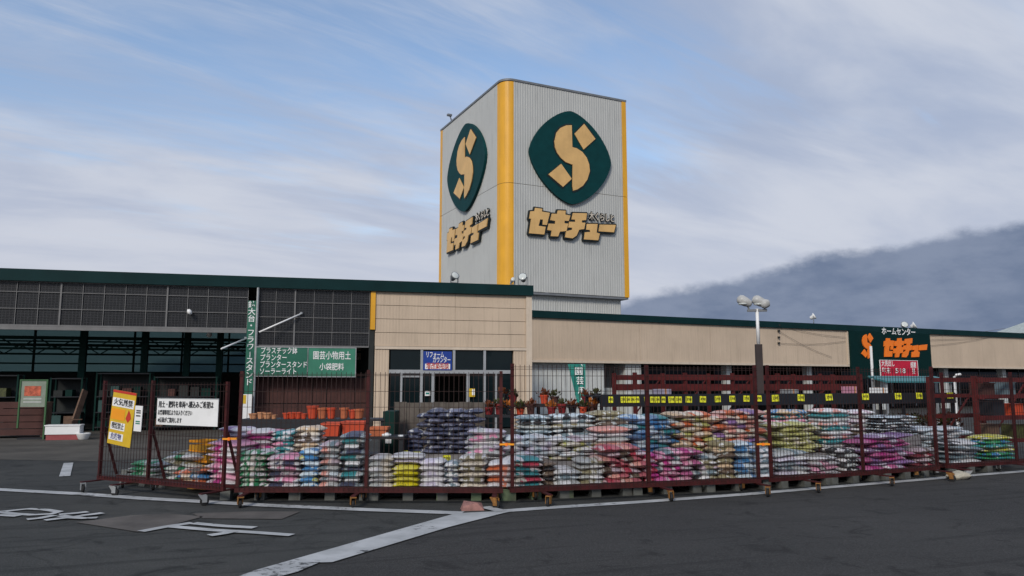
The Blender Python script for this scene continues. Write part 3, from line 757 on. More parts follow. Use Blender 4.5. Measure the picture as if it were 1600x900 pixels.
# store sign panel with orange name
z0 = A.at(1387, 592)[1]; uw = us1 - us0
sg = thing('store_sign', 'dark green store sign with orange emblem and katakana name on the cream wall', 'sign', A.world((us0+us1)/2, -.2, z0), A.a)
hh_ = zAf - .01 - z0
MB().box(-uw/2, uw/2, 0, .155, 0, hh_).build('panel', storegreen, sg)
def arel(px, py): u, z = A.at(px, py, -.2); return u - (us0+us1)/2, z - z0
c0, c1 = arel(1378, 545), arel(1446, 545)
wl = max(x for p in LET.values() for x, _ in p) - min(x for p in LET.values() for x, _ in p)
k = (c1[0] - c0[0]) / wl; cz = arel(1411, 543)[1]
zk = (arel(1411, 529)[1] - arel(1411, 556)[1]) / (max(z for p in LET.values() for _, z in p) - min(z for p in LET.values() for _, z in p))
for p in LET.values(): MB().prism([((c0[0]+c1[0])/2 + x*k, cz + (z + x*.02)*zk*1.12) for x, z in p], -.07, -.002).build('letter', orange, sg)
ce = arel(1354, 541); eh = (arel(1354, 522)[1] - arel(1354, 563)[1]) / 2
emh = max(abs(z) for p in EMB for _, z in p); emw = max(abs(x) for p in EMB for x, _ in p)
ke = eh / emh; kw = (arel(1364, 541)[0] - arel(1344, 541)[0]) / 2 / emw
for p in EMB: MB().prism([(ce[0] + x*kw, ce[1] + z*ke) for x, z in p], -.07, -.002).build('emblem_stroke', orange, sg)
cw = arel(1404, 519); text_on(sg, 'ホームセンター', .5, white_clean, cw[0], -.02, cw[1], fit=arel(1430, 519)[0] - arel(1378, 519)[0], bold=.006)
# red banner under the sign
t, w, h = board('sale_banner', A, 1376, 1434, 563.5, 590.5, -.34, .03, redsign, 'red sale banner with white characters below the orange store name', 'banner', white)
text_on(t, '518', .42, white_clean, w*.02, -.01, h*.40, fit=w*.27, bold=.006)
text_on(t, '年末', .4, white_clean, -w*.36, -.01, h*.40, fit=w*.22, bold=.004)
text_on(t, '感謝\n祭', .4, white_clean, w*.38, -.01, h*.55, fit=w*.15, bold=.004)
text_on(t, '大売出し', .4, white_clean, -w*.30, -.01, h*.80, fit=w*.34, bold=.004)
# flood lamps on the roof edges
def flood(F, px, py, v, r, label, yaw=0, m=steel):
    u, z = F.at(px, py, v); zr = zF if F is H else zA
    t = thing('flood_lamp', label, 'lamp', F.world(u, v, zr), F.a + yaw)
    hz = max(.25, z - zr)
    M = Matrix.Translation((0, -.05, hz)) @ Matrix.Rotation(R(62), 4, 'X')
    MB().lathe([(r*.35, -.28), (r*.55, -.22), (r*.62, -.1), (r, .0), (r*1.02, .03)], 16, M).build('housing', m, t, smooth=True)
    MB().lathe([(r*.9, .028), (r*.85, .036), (r*.3, .05)], 16, M).build('lens', lens, t, smooth=True)
    b = MB(); b.bar((-r*.95, 0, hz), (-r*.95, 0, .1), .03); b.bar((r*.95, 0, hz), (r*.95, 0, .1), .03); b.bar((-r*.95, 0, .1), (r*.95, 0, .1), .03); b.bar((0, 0, 0), (0, 0, .1), .05)
    b.build('bracket', capm, t)
flood(H, 710, 431, .6, .16, 'round flood lamp on the hall roof below the left tower face', R(20), capm)
flood(H, 817, 433, .6, .17, 'round flood lamp on the hall roof end beside the yellow corner', R(-25), capm)
flood(H, 801, 437, .6, .08, 'tiny white lamp on the hall roof next to the larger lamp', R(10), white)
flood(A, 1271, 494, .4, .20, 'small pale lamp alone on the store roof between tower and green sign', R(40), white)
flood(A, 1413, 508, .4, .22, 'grey lamp on the store roof above the orange lettering', R(-30))
flood(A, 1428, 509, .4, .24, 'white lamp at the end of the pair above the orange lettering', R(30), white)
# pale hipped roof far behind on the right
hb = Vector(at(1672, 600, 105)); hr = thing('distant_house', 'pale pointed roof rising behind the far right end of the store', 'house', (hb.x, hb.y, 0), R(20))
zz0, zz1 = at(1600, 524, 105).z, at(1610, 486, 105).z
MB().box(-7, 7, -5, 5, 0, zz0 - .02).build('wall', cream, hr)
MB().add([(-8, -6, zz0), (8, -6, zz0), (8, 6, zz0), (-8, 6, zz0), (-1.2, 0, zz1), (1.2, 0, zz1)], [(0,1,5,4), (1,2,5), (2,3,4,5), (3,0,4), (3,2,1,0)]).build('roof', mat('pale_roof', (.36, .40, .38), .6), hr)
MB().lathe([(.15, zz1 - .3), (.15, zz1 + .5), (.5, zz1 + .6), (.5, zz1 + 1.0), (.1, zz1 + 1.2)], 10).build('finial', capm, hr)
# ------------------------------------------------------------------ rolling fence panels
def caster_mesh():
    f = MB(); f.box(-.045, .045, -.035, .035, .135, .148)
    for s in (-1, 1): f.add([(-.045, s*.030, .136), (.045, s*.030, .136), (.055, s*.030, .05), (.02, s*.030, .045)], [(0,1,2,3)]); f.box(-.0, .06, s*.030 - .004, s*.030 + .004, .045, .136)
    w = MB(); w.lathe([(.035, -.02), (.055, -.016), (.058, -.008), (.058, .008), (.055, .016), (.035, .02)], 14, Matrix.Translation((.03, 0, .058)) @ Matrix.Rotation(R(90), 4, 'X'))
    return f.mesh('caster'), w.mesh('wheel')
CF, CW = caster_mesh(); CF.materials.append(rust); CW.materials.append(rubber)
CF2 = CF.copy(); CF2.materials.clear(); CF2.materials.append(steel)
def fence_panel(p0, p1, h, label, feet, mids=(.5,), stays=False, yellowish=True):
    a, b_ = Vector(p0), Vector(p1); L = (b_ - a).length; rz = math.atan2(b_.y - a.y, b_.x - a.x)
    t = thing('rolling_fence', label, 'fence', (a.x, a.y, 0), rz, 'maroon mesh fence panels on casters along the bag yard')
    m = MB(); m.box(0, L, -.025, .025, .165, .2205)
    m.box(.05, L - .05, .26, .30, .165, .205); m.build('base_rail', maroon, t)
    for f in feet:
        x = f * L
        MB().box(x - .03, x + .03, -.30, .42, .148, .1645).build('foot', maroon, t)
        for y in (-.27, .38):
            c = link('caster', CF if yellowish else CF2, t, (x, y, 0), (0, 0, random.uniform(-2.6, 2.6)))
            link('wheel', CW, c)
    for f in [0.0] + list(mids) + [1.0]:
        x = max(.03, min(L - .03, f * L))
        MB().box(x - .021, x + .021, -.021, .021, .2208, h + random.uniform(-.01, .02)).build('post', maroon, t)
        if stays: MB().bar((x, .03, .95), (x, .28, .215), .03).build('stay', maroon, t)
    r = MB(); n = round(L / .066); tp = h - .02
    r2 = .0030
    for i in range(1, n): x = L * i / n; r.box(x - r2, x + r2, -.036, -.0315, .19, tp)
    for z in [.24, .45, .66, .87, 1.08, 1.29, 1.5, 1.71, 1.80, tp - .03]:
        if z < tp - .02: r.box(.0, L, -.0314, -.0268, z - .003, z + .003)
    o = r.build('wire_mesh', wire, t); o['kind'] = 'stuff'
    return t, L
def gz(px, py): v = ground(px, py); return (v.x, v.y)
F0a, F0b = gz(152, 766), gz(350, 787)
F1a, F1b = gz(366, 789), gz(786, 790)
F2a, F2b = gz(797, 789.5), gz(1189, 772)
F3a, F3b = gz(1204, 771), gz(1468, 749)
F4a, F4b = gz(1480, 747), gz(1690, 732)
P0, L0 = fence_panel(F0a, F0b, 1.64, 'leftmost maroon mesh fence panel, carrying the white and yellow notices', (.02, .28, .96), (.42,), stays=True, yellowish=False)
P1, L1 = fence_panel(F1a, F1b, 1.78, 'maroon mesh fence panel in front of pink, green and yellow bag stacks', (.05, .46, .97), (.49,))
P2, L2 = fence_panel(F2a, F2b, 1.88, 'maroon mesh fence panel in front of the crimson and magenta bag stacks', (.12, .58, .985), (.53,))
P3, L3 = fence_panel(F3a, F3b, 1.88, 'maroon mesh fence panel in front of pale yellow and purple bags', (.18, .60, .97), (.52,))
P4, L4 = fence_panel(F4a, F4b, 1.80, 'far right maroon mesh fence panel beside the teal and green bags', (.05, .5, .95), (.5,), yellowish=False)
def tie(pa, z, label):
    t = thing('tie_strap', label, 'strap', (pa[0], pa[1], z)); b = MB()
    b.box(-.04, .14, -.045, -.038, -.012, .012); b.box(-.04, .14, .035, .042, -.012, .012); b.box(-.047, -.04, -.045, .042, -.012, .012); b.box(.14, .147, -.045, .042, -.012, .012)
    b.build('band', ambersign, t); MB().box(.03, .06, -.06, -.046, -.02, .02).build('knot', orange, t)
tie(F1b, .80, 'orange strap tying two fence posts in front of the orange bags')
tie(F2b, .72, 'yellow strap tying two fence posts beside the blue bags')
tie(F0b, .86, 'orange strap tying fence posts next to the magenta bag stack')

# notices on the leftmost panel
def hang(px0, px1, py0, py1, name, label, cat, m, tilt=0.0):
    F = Frame(F0a, math.degrees(math.atan2(F0b[1]-F0a[1], F0b[0]-F0a[0])))
    u0, u1 = F.at(px0, (py0+py1)/2, -.05)[0], F.at(px1, (py0+py1)/2, -.05)[0]
    z1, z0 = F.at((px0+px1)/2, py0, -.05)[1], F.at((px0+px1)/2, py1, -.05)[1]
    t = thing(name, label, cat, F.world((u0+u1)/2, -.055, z0), F.a); t.rotation_euler = (0, tilt, F.a)
    MB().box(-(u1-u0)/2, (u1-u0)/2, 0, .008, 0, z1-z0).build('board', m, t); return t, u1-u0, z1-z0
t, w, h = hang(245.5, 341, 623.5, 665, 'notice_board', 'white notice board with black text hanging on the leftmost fence panel', 'sign', white)
text_on(t, '用土・肥料を車両へ積込みご希望は', .1, blackp, -w*.02, -.006, h*.77, fit=w*.90, bold=.0012, depth=.001)
text_on(t, 'お客様専用口よりお入りください', .08, blackp, -w*.19, -.006, h*.46, fit=w*.57, bold=.0008, depth=.001)
text_on(t, '※係員がご案内します', .08, blackp, -w*.27, -.006, h*.17, fit=w*.40, bold=.0008, depth=.001)
MB().box(-w/2 - .006, w/2 + .006, -.003, .011, h + .0005, h + .012).build('edge_strip', steel, t)
t, w, h = hang(170, 206, 611, 696, 'safety_banner', 'yellow warning banner with flame mark tied slanting on the fence', 'banner', yellowsign, R(6))
q = MB().box(-w*.48, w*.46, -.003, -.0005, h*.70, h*.86).build('print', white, t); text_on(q, '火気厳禁', .11, blackp, 0, -.005, h*.78, fit=w*.82, bold=.0015, depth=.001)
MB().box(-w*.47, w*.12, -.003, -.0005, h*.46, h*.66).build('print', ambersign, t)
MB().prism([(w*.28, h*.44), (w*.40, h*.52), (w*.36, h*.60), (w*.27, h*.67), (w*.22, h*.58), (w*.17, h*.51)], -.004, -.0005).build('flame', redprint, t)
q = MB().box(-w*.44, w*.18, -.003, -.0005, h*.27, h*.41).build('print', white, t); text_on(q, '喫煙禁止', .1, blackp, -w*.12, -.005, h*.34, fit=w*.52, bold=.001, depth=.001)
q = MB().box(-w*.46, w*.16, -.003, -.0005, h*.08, h*.21).build('print', white, t); text_on(q, '危険物', .1, purple, -w*.14, -.005, h*.145, fit=w*.46, bold=.001, depth=.001)
MB().box(-w*.5, w*.5, -.004, -.0005, h*.955, h).build('hem', redprint, t)
t, w, h = hang(210, 221.5, 634, 674, 'paper_notice', 'narrow white paper notice on the fence right of the yellow banner', 'notice', white, R(2))
for k in (.78, .70, .58, .36, .28): MB().box(-w*.3, w*.3, -.002, -.0005, h*k, h*(k + .05)).build('print', blackp if k > .5 else signgreen_pale, t)

# ------------------------------------------------------------------ bags
def bag_mesh(seed):
    rnd = random.Random(seed); nx, ny = 12, 7; v, f = [], []
    ph = [rnd.uniform(0, 6.28) for _ in range(8)]
    def hgt(x, y, s):
        e = max(0, 1 - abs(x)**2.6) ** .55 * max(0, 1 - abs(y)**3.4) ** .5
        w = 1 + .10*math.sin(3.1*x + ph[0] + 2*y) + .07*math.sin(7*x + ph[1]) + .07*math.sin(6*y + ph[2] + x)
        return s * .54 * e * w + .05*math.sin(2.2*x + ph[3]) + .04*math.sin(5*x + 3*y + ph[4])*(1 - e)
    for s in (1, -1):
        for j in range(ny + 1):
            for i in range(nx + 1):
                x, y = -1 + 2*i/nx, -1 + 2*j/ny
                x = math.copysign(abs(x)**.75, x); y = math.copysign(abs(y)**.7, y)
                px = .5*x*(1 - .05*abs(y)**3) + .008*math.sin(9*y + ph[5]); py_ = .5*y*(1 - .07*abs(x)**4) + .012*math.sin(7*x + ph[6])
                v.append((px, py_, hgt(x, y, s) + (.0 if s > 0 else -.002)))
    k = (nx+1)*(ny+1)
    for j in range(ny):
        for i in range(nx):
            a = j*(nx+1) + i; f.append((a, a+1, a+nx+2, a+nx+1)); f.append((k+a, k+a+nx+1, k+a+nx+2, k+a+1))
    ring = [i for i in range(nx+1)] + [j*(nx+1)+nx for j in range(1, ny+1)] + [ny*(nx+1)+i for i in range(nx-1, -1, -1)] + [j*(nx+1) for j in range(ny-1, 0, -1)]
    for a, b_ in zip(ring, ring[1:] + ring[:1]): f.append((a, k+a, k+b_, b_))
    m = MB(); m.v, m.f, m.mi = v, f, [0]*len(f); me = m.mesh('soil_bag', True); me.materials.append(M_bag); return me
BAGS = [bag_mesh(s) for s in range(7)]
chain = [F0a, F0b, F1a, F1b, F2a, F2b, F3a, F3b, F4a, F4b]
def fence_y(px):                                             # depth and heading of the fence behind a picture column
    r = ray(px, 600)
    for a, b_ in zip(chain[:-1], chain[1:]):
        d = (b_[0]-a[0], b_[1]-a[1]); den = r.x*d[1] - r.y*d[0]
        if abs(den) < 1e-6: continue
        t = (a[0]*d[1] - a[1]*d[0]) / den; s = ((t*r.x - a[0])*d[0] + (t*r.y - a[1])*d[1]) / (d[0]**2 + d[1]**2)
        if -.001 <= s <= 1.001 and t > 0: return t*r.y, math.atan2(d[1], d[0])
    return (12.0 if px > 800 else 11.5), 0.0
RND = random.Random(11); N_IND = 0; hidden = MB(); loose = MB(); loose_m = []
ORD = ['lowest', 'second lowest', 'third lowest', 'fourth lowest', 'fifth lowest', 'sixth lowest', 'seventh lowest', 'eighth lowest', 'ninth lowest', 'tenth lowest', 'eleventh lowest', 'twelfth lowest']
PAL = .165; pile_cols = []
def stack(desc, where, px0, px1, py0, py1, off, bases, prints, t=.074, cols=1, stuff=False, dep=.52, base=PAL, yaw=0.0, lean=0.0, mess=1.0, grp='stacked soil and fertiliser bags', noun='bag'):
    global N_IND
    pm = (px0 + px1) / 2; Y, rz = fence_y(pm); Y += off; zt = at(pm, py0, Y).z
    zv = max(base, at(pm, py1, Y).z) if py1 else base
    x0, x1 = at(px0, 600, Y).x, at(px1, 600, Y).x
    n = max(1, round((zt - base) / t)); tt = (zt - base) / n
    nv = min(n, max(1, math.ceil((zt - zv) / tt - .25)))
    wc = (x1 - x0) / cols / max(.8, math.cos(rz)); c, s_ = math.cos(rz), math.sin(rz); seed_ = len(pile_cols); pile_cols.append((desc, nv*cols, wc*tt*1000/Y**2))
    if stuff: first_m = len(loose_m); loose_m.extend(pile_mat('pile_' + desc.replace(' ', '_'), b0, prints[i0 % len(prints)]) for i0, b0 in enumerate(bases))
    for q in range(cols):
        for k in range(n):
            lx = (-(cols-1)/2 + q + (.24 if k % 2 else -.24)*(cols > 1)) * wc + RND.gauss(0, .012)*mess + lean*(k - n/2)
            ly = dep/2 + RND.gauss(0, .016)*mess
            X = (x0+x1)/2 + c*lx - s_*ly; Yy = Y + s_*lx + c*ly; Z = base + (k + .5)*tt
            rot = rz + yaw + RND.gauss(0, .045)*mess + (math.pi if RND.random() < .2 else 0)
            sc = (wc*RND.uniform(1.05, 1.17), dep*RND.uniform(.94, 1.04), tt*RND.uniform(1.14, 1.32))
            me = RND.choice(BAGS)
            if k < n - nv:                                     # lower layers nobody sees: one joined pile
                M = Matrix.Translation((X, Yy, Z)) @ Matrix.Rotation(rot, 4, 'Z') @ Matrix.Diagonal((*sc, 1))
                b_ = MB(); b_.box(-.5, .5, -.5, .5, -.46, .46, M); hidden.add(b_.v, b_.f); continue
            if stuff:
                M = Matrix.Translation((X, Yy, Z)) @ Matrix.Rotation(rot, 4, 'Z') @ Matrix.Diagonal((*sc, 1))
                loose.cur = first_m + (k*7 + q*3) % len(bases); loose.add([M @ v_.co for v_ in me.vertices], [tuple(pl_.vertices) for pl_ in me.polygons]); continue
            o = bpy.data.objects.new('soil_bag', me); C.objects.link(o); N_IND += 1
            o.location = (X, Yy, Z); o.rotation_euler = (RND.gauss(0, .02)*mess, RND.gauss(0, .025)*mess, rot); o.scale = sc
            cb = bases[(k*7 + q*3) % len(bases)] if len(bases) > 1 else bases[0]
            j = RND.uniform(.88, 1.1); f = .16 if max(cb) > .2 and desc != 'bright yellow' else 0; cb = tuple(x*(1-f) + y*f for x, y in zip(cb, (.62, .58, .58)))
            o.color = (cb[0]*j, cb[1]*j, cb[2]*j, 1); pc = prints[(k + q) % len(prints)]; o['print_colour'] = [pc[0], pc[1], pc[2]]; o['print_seed'] = float(seed_)
            kk = k - (n - nv); od = 'topmost' if (kk == nv - 1 and nv > 1) else ('only' if nv == 1 else ORD[min(kk, 11)])
            side = '' if cols == 1 else (' in left column' if q == 0 else (' in right column' if q == cols - 1 else ' in middle column'))
            o['label'] = f"{od} {desc} {noun}{side}, {where}"
            o['category'] = noun; o['group'] = grp
wht = (.68, .67, .68); crm = (.66, .59, .48); lil = (.58, .53, .64); pnk = (.70, .28, .42); mag = (.50, .05, .25); crim = (.45, .05, .085)
grn = (.04, .25, .11); blu = (.05, .20, .42); tl = (.04, .24, .26); nav = (.055, .063, .11); blk = (.03, .032, .036); gry = (.40, .42, .41)
yel = (.66, .58, .02); pyl = (.46, .45, .14); tn = (.60, .44, .28); org = (.60, .14, .05); brn = (.12, .085, .06); slt = (.16, .22, .25); ppl = (.26, .14, .34); sal = (.66, .30, .25); olv = (.24, .21, .12); pbl = (.52, .61, .66); mau = (.50, .38, .44)
# left end
stack('grey green and white', 'in the low leftmost stack', 201, 250, 722, 756, 1.0, [gry, wht], [grn], base=.12)
stack('white and green', 'in the stack right of the leftmost one', 254, 312, 706, 758, .9, [wht, gry], [grn, olv], base=.12, mess=1.6)
stack('tan', 'in the low loose stack left of the magenta bags', 270, 326, 734, 770, .5, [tn, crm, brn], [org, blu], base=.12, mess=1.8)
stack('magenta and white', 'in the tall stack behind the triple posts', 322, 374, 690, 772, .45, [wht, pnk, wht], [mag, pnk])
stack('white and lilac', 'lying crosswise above the magenta and white stack', 340, 374, 669, 689, .75, [wht, lil], [ppl, lil])
# between the triple posts and the double post
stack('white with green print', 'in the stack directly right of the triple posts', 376, 421, 706, 768, .36, [wht, crm], [grn], mess=.8)
stack('rosy pink', 'in the pink stack behind the green printed bags', 376, 428, 672, 706, .95, [pnk, wht, pnk], [mag, wht])
stack('white and dark pink', 'in the low stack left of the striped column', 421, 470, 713, 768, .36, [wht, wht, mau], [nav, pnk], mess=.8)
stack('teal and white', 'in the upper stack under the black pot shelf', 428, 462, 674, 712, .95, [wht, tl, wht], [tl, pnk], stuff=True)
stack('beige and white', 'in the upper stack left of the red planters', 462, 500, 668, 714, .95, [crm, tn, wht], [brn, crm], stuff=True)
stack('blue and yellow striped', 'in the narrow column left of the mauve bags', 472, 500, 704, 768, .36, [pbl, blu], [blu, pyl], dep=.6, stuff=True)
stack('mauve grey with red', 'left of the dark slate stack', 501, 531, 692, 768, .36, [gry, mau, pbl], [sal, slt])
stack('dark slate', 'in the tall dark stack left of the middle post', 532, 570, 678, 768, .36, [slt, blk, gry], [nav, wht, tl])
# middle post to double post
stack('cream white', 'in the stack left of the yellow bags', 578, 614, 714, 768, .36, [crm, wht], [gry, crm])
stack('bright yellow', 'in the only all yellow stack', 615, 655, 728, 768, .36, [yel], [yel, (.75, .68, .10)], mess=.7)
stack('lilac white', 'lying on top of the bright yellow stack', 612, 662, 711, 727, .42, [lil, wht], [lil, wht], base=at(635, 728, 10.6).z)
stack('plain white', 'in the stack right of the yellow bags', 658, 694, 720, 768, .36, [wht], [lil, wht], mess=.8)
stack('slate and white', 'in the narrow stack between two white stacks', 695, 719, 724, 768, .40, [slt, gry], [wht, nav], stuff=True)
stack('ivory', 'in the stack just left of the orange bags', 719, 758, 713, 768, .36, [crm, wht], [crm, olv])
stack('orange and white', 'in the stack behind the double post', 761, 801, 722, 768, .36, [org, wht, sal], [wht, org])
stack('navy blue', 'in the broad high navy stack', 659, 748, 640, 708, 2.3, [nav], [nav, (.10, .11, .17), (.15, .16, .23)], t=.074, cols=3, mess=.7)
stack('small navy', 'in the lower navy stack at the left', 634, 658, 672, 707, 2.3, [nav], [nav, (.15, .16, .23)], t=.074, stuff=True)
stack('grey lilac', 'in the high stack left of the double post', 732, 786, 672, 721, 1.0, [lil, wht, gry], [gry, wht, pnk], mess=1.4)
# double post to second double post
stack('white and teal', 'in the front stack right of the double post', 803, 849, 716, 770, .36, [wht, crm, wht], [tl, crim, tl])
stack('dark brown', 'in the narrow dark stack right of the teal print', 850, 868, 722, 768, .42, [brn, blk], [brn], stuff=True)
stack('pale grey green', 'in the low stack right of the dark brown bags', 868, 907, 734, 767, .36, [gry, pbl], [wht, slt])
stack('grey with green print', 'in the stack left of the crimson bags', 907, 945, 718, 768, .36, [gry, gry], [olv, wht])
stack('crimson', 'in the crimson stack left of the single post', 944, 1010, 698, 766, .34, [crim, crim, mau], [crim, sal, brn], mess=1.3, cols=2)
stack('lilac white', 'right of the double post', 800, 866, 682, 722, 1.0, [lil, wht, pbl], [wht, pbl, lil], cols=2, mess=1.5)
stack('pinkish white', 'above and left of the crimson bags', 866, 944, 684, 722, 1.0, [wht, crm, wht], [mau, pyl, pbl], cols=2, mess=1.5)
stack('charcoal and pale green', 'in the top stack right of the double post', 817, 865, 650, 684, 1.7, [slt, gry, blk], [pbl, olv], mess=1.2, stuff=True)
stack('black and pale grey', 'in the top stack below the red pots', 866, 930, 648, 684, 1.7, [blk, gry, slt], [pbl, olv, wht], mess=1.2, stuff=True)
stack('olive brown', 'in the top stack left of the light blue bags', 931, 986, 644, 680, 1.7, [olv, brn, gry], [olv, gry], mess=1.4, stuff=True)
stack('salmon and grey', 'in the stack behind the crimson bags', 932, 988, 668, 700, 1.0, [sal, gry, wht], [sal, gry, slt], mess=1.4, stuff=True)
stack('light blue', 'in the blue stack behind the single post', 988, 1056, 650, 706, .95, [blu, pbl, blu], [pbl, tl, blu], cols=2)
stack('magenta', 'in the front stack right of the single post', 1026, 1090, 704, 754, .36, [mag, wht, mag, pnk], [mag, pnk, slt], mess=1.4, cols=2)
stack('crimson pink', 'in the small stack behind the single post', 1009, 1027, 709, 756, .36, [crim, mag], [mau, crim], stuff=True)
stack('tan cream', 'left of the peach stack', 1058, 1122, 645, 706, .95, [tn, crm], [tn, org, pyl], mess=.9, cols=2)
stack('peach and cream', 'left of the second double post', 1122, 1192, 642, 692, .95, [crm, sal, crm], [sal, org, ppl], cols=2)
stack('white and grey', 'in the low stack right of the magenta bags', 1091, 1121, 712, 752, .40, [wht, gry, mau], [olv, slt], stuff=True)
stack('brown and olive', 'in the stack left of the blue front stack', 1121, 1150, 692, 750, .38, [olv, brn, tn], [olv, gry], stuff=True)
stack('mid blue', 'in the front stack just left of the second double post', 1149, 1179, 692, 748, .36, [blu, slt, blu], [pbl, blu])
stack('pale blue white', 'in the stack behind the second double post', 1179, 1207, 702, 748, .36, [pbl, wht], [wht, slt], stuff=True)
# second double post onwards
stack('pale yellow green', 'in the wide pale yellow stack', 1211, 1284, 661, 706, .95, [pyl], [pyl, crm, pyl], cols=2, mess=.8)
stack('mixed blue and orange', 'lying above the wide pale yellow stack', 1213, 1272, 641, 661, 1.5, [tn, pbl, sal], [blu, pnk, tl], mess=2, stuff=True)
stack('grey lilac', 'in the broad low stack below the pale yellow bags', 1210, 1268, 706, 746, .36, [lil, gry, slt], [wht, slt, lil], mess=1.4)
stack('white and pink', 'in the low slumped stack left of the black bags', 1266, 1314, 716, 742, .34, [wht, pnk, wht], [pnk, blk], mess=1.8)
stack('teal and red', 'in the tall mixed stack left of the purple bags', 1286, 1334, 640, 706, .95, [tl, wht, gry], [tl, sal, wht], mess=1.2, stuff=True)
stack('black and white', 'left of the purple bags', 1314, 1342, 702, 738, .38, [blk, gry], [wht, blk], mess=1.5, stuff=True)
stack('purple magenta', 'in the front purple stack', 1344, 1428, 680, 738, .36, [mag, ppl, mag], [mag, lil, ppl], cols=2, mess=1.4)
stack('dark wine red', 'in the stack left of the last tall post', 1429, 1466, 702, 734, .36, [(.15, .03, .045), mau], [crim, brn], mess=1.4)
stack('grey pink', 'in the stack behind the purple bags', 1336, 1372, 642, 682, 1.4, [mau, gry], [wht, brn], mess=1.3, stuff=True)
stack('black and white striped', 'in the zebra like stack above the purple bags', 1368, 1442, 650, 680, .95, [pbl, blk], [blk, wht], t=.05, mess=1.5, stuff=True)
stack('pale blue', 'behind the last tall post', 1428, 1516, 668, 702, .95, [pbl, wht], [wht, pbl], cols=2, mess=1.6)
stack('dark slate and white', 'right of the last tall post', 1476, 1534, 690, 722, .40, [slt, blk, slt], [wht, slt], mess=1.5)
stack('teal green', 'in the loose stack at the far right', 1536, 1588, 682, 722, .7, [tl, grn, pyl], [grn, blu, yel], mess=2, stuff=True)
stack('sandy yellow', 'in the low heap right of the dark slate bags', 1518, 1556, 688, 722, 1.3, [pyl, org], [tn, yel], mess=2, stuff=True)
o = hidden.build('bag_pile', mat('pile_film', (.20, .19, .19), .5, var=.4, vscale=4)); o['kind'] = 'stuff'; o['label'] = 'hidden lower layers of the rear bag stacks on their pallets'
o = loose.build('small_bag_pile', loose_m, smooth=True); o['kind'] = 'stuff'; o['label'] = 'narrow piles of small bags between the larger stacks'
# ------------------------------------------------------------------ pallets under the bags
def make_pallet(m):
    t = thing('pallet', 'x', 'pallet', (0, 0, 0), 0, 'pallets carrying the bags')
    for i in range(6): MB().box(-.55, .55, i*.185, i*.185 + .15, .138, .158).build('deck_board', m, t)
    for x in (-.48, 0, .48):
        for y in (.0, .47, .94): MB().box(x - .07, x + .07, y + .005, y + .13, .022, .137).build('block', m, t)
        MB().box(x - .07, x + .07, 0, 1.08, 0, .021).build('bottom_board', m, t)
    return t
pg, pgr = make_pallet(palletg), make_pallet(palletgr)
first = {0: True, 1: True}
for px, gr, lab in ((230, 0, 'under the leftmost low bag stacks'), (412, 0, 'under the green printed bags'), (520, 0, 'under the mauve and dark slate stacks'), (640, 0, 'under the yellow bags'), (745, 1, 'of faded green plastic under the ivory bags'), (838, 1, 'of faded green plastic right of the double post'), (930, 0, 'under the grey bags left of the crimson stack'), (1040, 0, 'under the magenta bags'), (1150, 0, 'under the mid blue bags'), (1255, 0, 'under the grey lilac bags'), (1330, 0, 'under the black and white bags'), (1410, 0, 'under the purple stack'), (1510, 0, 'under the dark slate bags at the right')):
    Y, rz = fence_y(px); p = at(px, 600, Y + (.42 if px > 300 else .9)); src = pgr if gr else pg
    lb = ('grey plastic pallet ' if not gr else 'pallet ') + lab
    if first[gr]: o = src; first[gr] = False
    else: o = copy_tree(src)
    o.location = (p.x, p.y, 0); o.rotation_euler = (0, 0, rz); o['label'] = lb
    Y2 = Y + 1.6; o = copy_tree(src)
    o.location = (at(px, 600, Y2).x, Y2, 0); o.rotation_euler = (0, 0, rz); o['label'] = lb.replace('pallet', 'rear pallet', 1).replace('under', 'behind the one under') if 'under' in lb else 'rear ' + lb
# loose things by the fence foot
v = ground(738, 796); t = thing('weight_block', 'pinkish broken concrete block under the fence near the thick white line', 'block', (v.x, v.y, 0), .2)
b = MB(); b.add([(-.15,-.10,0),(.14,-.11,0),(.15,.10,0),(-.14,.11,0),(-.13,-.08,.06),(.05,-.09,.09),(.13,.07,.07),(-.10,.09,.10)], [(0,3,2,1),(4,5,6,7),(0,1,5,4),(1,2,6,5),(2,3,7,6),(3,0,4,7)]); b.build('block', pinkstone, t)
v = ground(1492, 748); o = bpy.data.objects.new('sand_sack', BAGS[2].copy()); o.data.materials.clear(); o.data.materials.append(stone); C.objects.link(o)
o.location = (v.x, v.y - .1, .06); o.scale = (.36, .26, .13); o.rotation_euler = (0, 0, .35); tag(o, 'cream coloured sack lying on the ground by the last tall post', 'sack')

# ------------------------------------------------------------------ lamp post with dark sleeve
lampgrey = mat('lamp_grey', (.42, .42, .40), .45, var=.2, vscale=8); LY = 16.0; lp = at(1187.5, 600, LY)
t = thing('lamp_post', 'white twin floodlight post in a dark brown sleeve above the bags', 'lamp post', (lp.x, lp.y, 0), R(-8))
zs, zp, zl = at(1187, 538, LY).z, at(1187, 487, LY).z, at(1170, 470, LY).z
MB().box(-.066, .066, -.066, .066, 0, zs).build('sleeve', mat('sleeve_brown', (.028, .018, .017), .6, var=.25), t)
MB().tube([(0, 0, zs), (0, 0, zp + .06)], .034, 10).build('pole', white, t, smooth=True)
MB().box(-.20, .20, -.03, .03, zp + .0, zp + .05).build('crossarm', capm, t)
MB().tube([(-.16, 0, zp + .05), (-.22, -.05, zl - .04)], .02, 6).build('arm', steel, t); MB().tube([(.16, 0, zp + .05), (.10, -.05, zl - .06)], .02, 6).build('arm', steel, t)
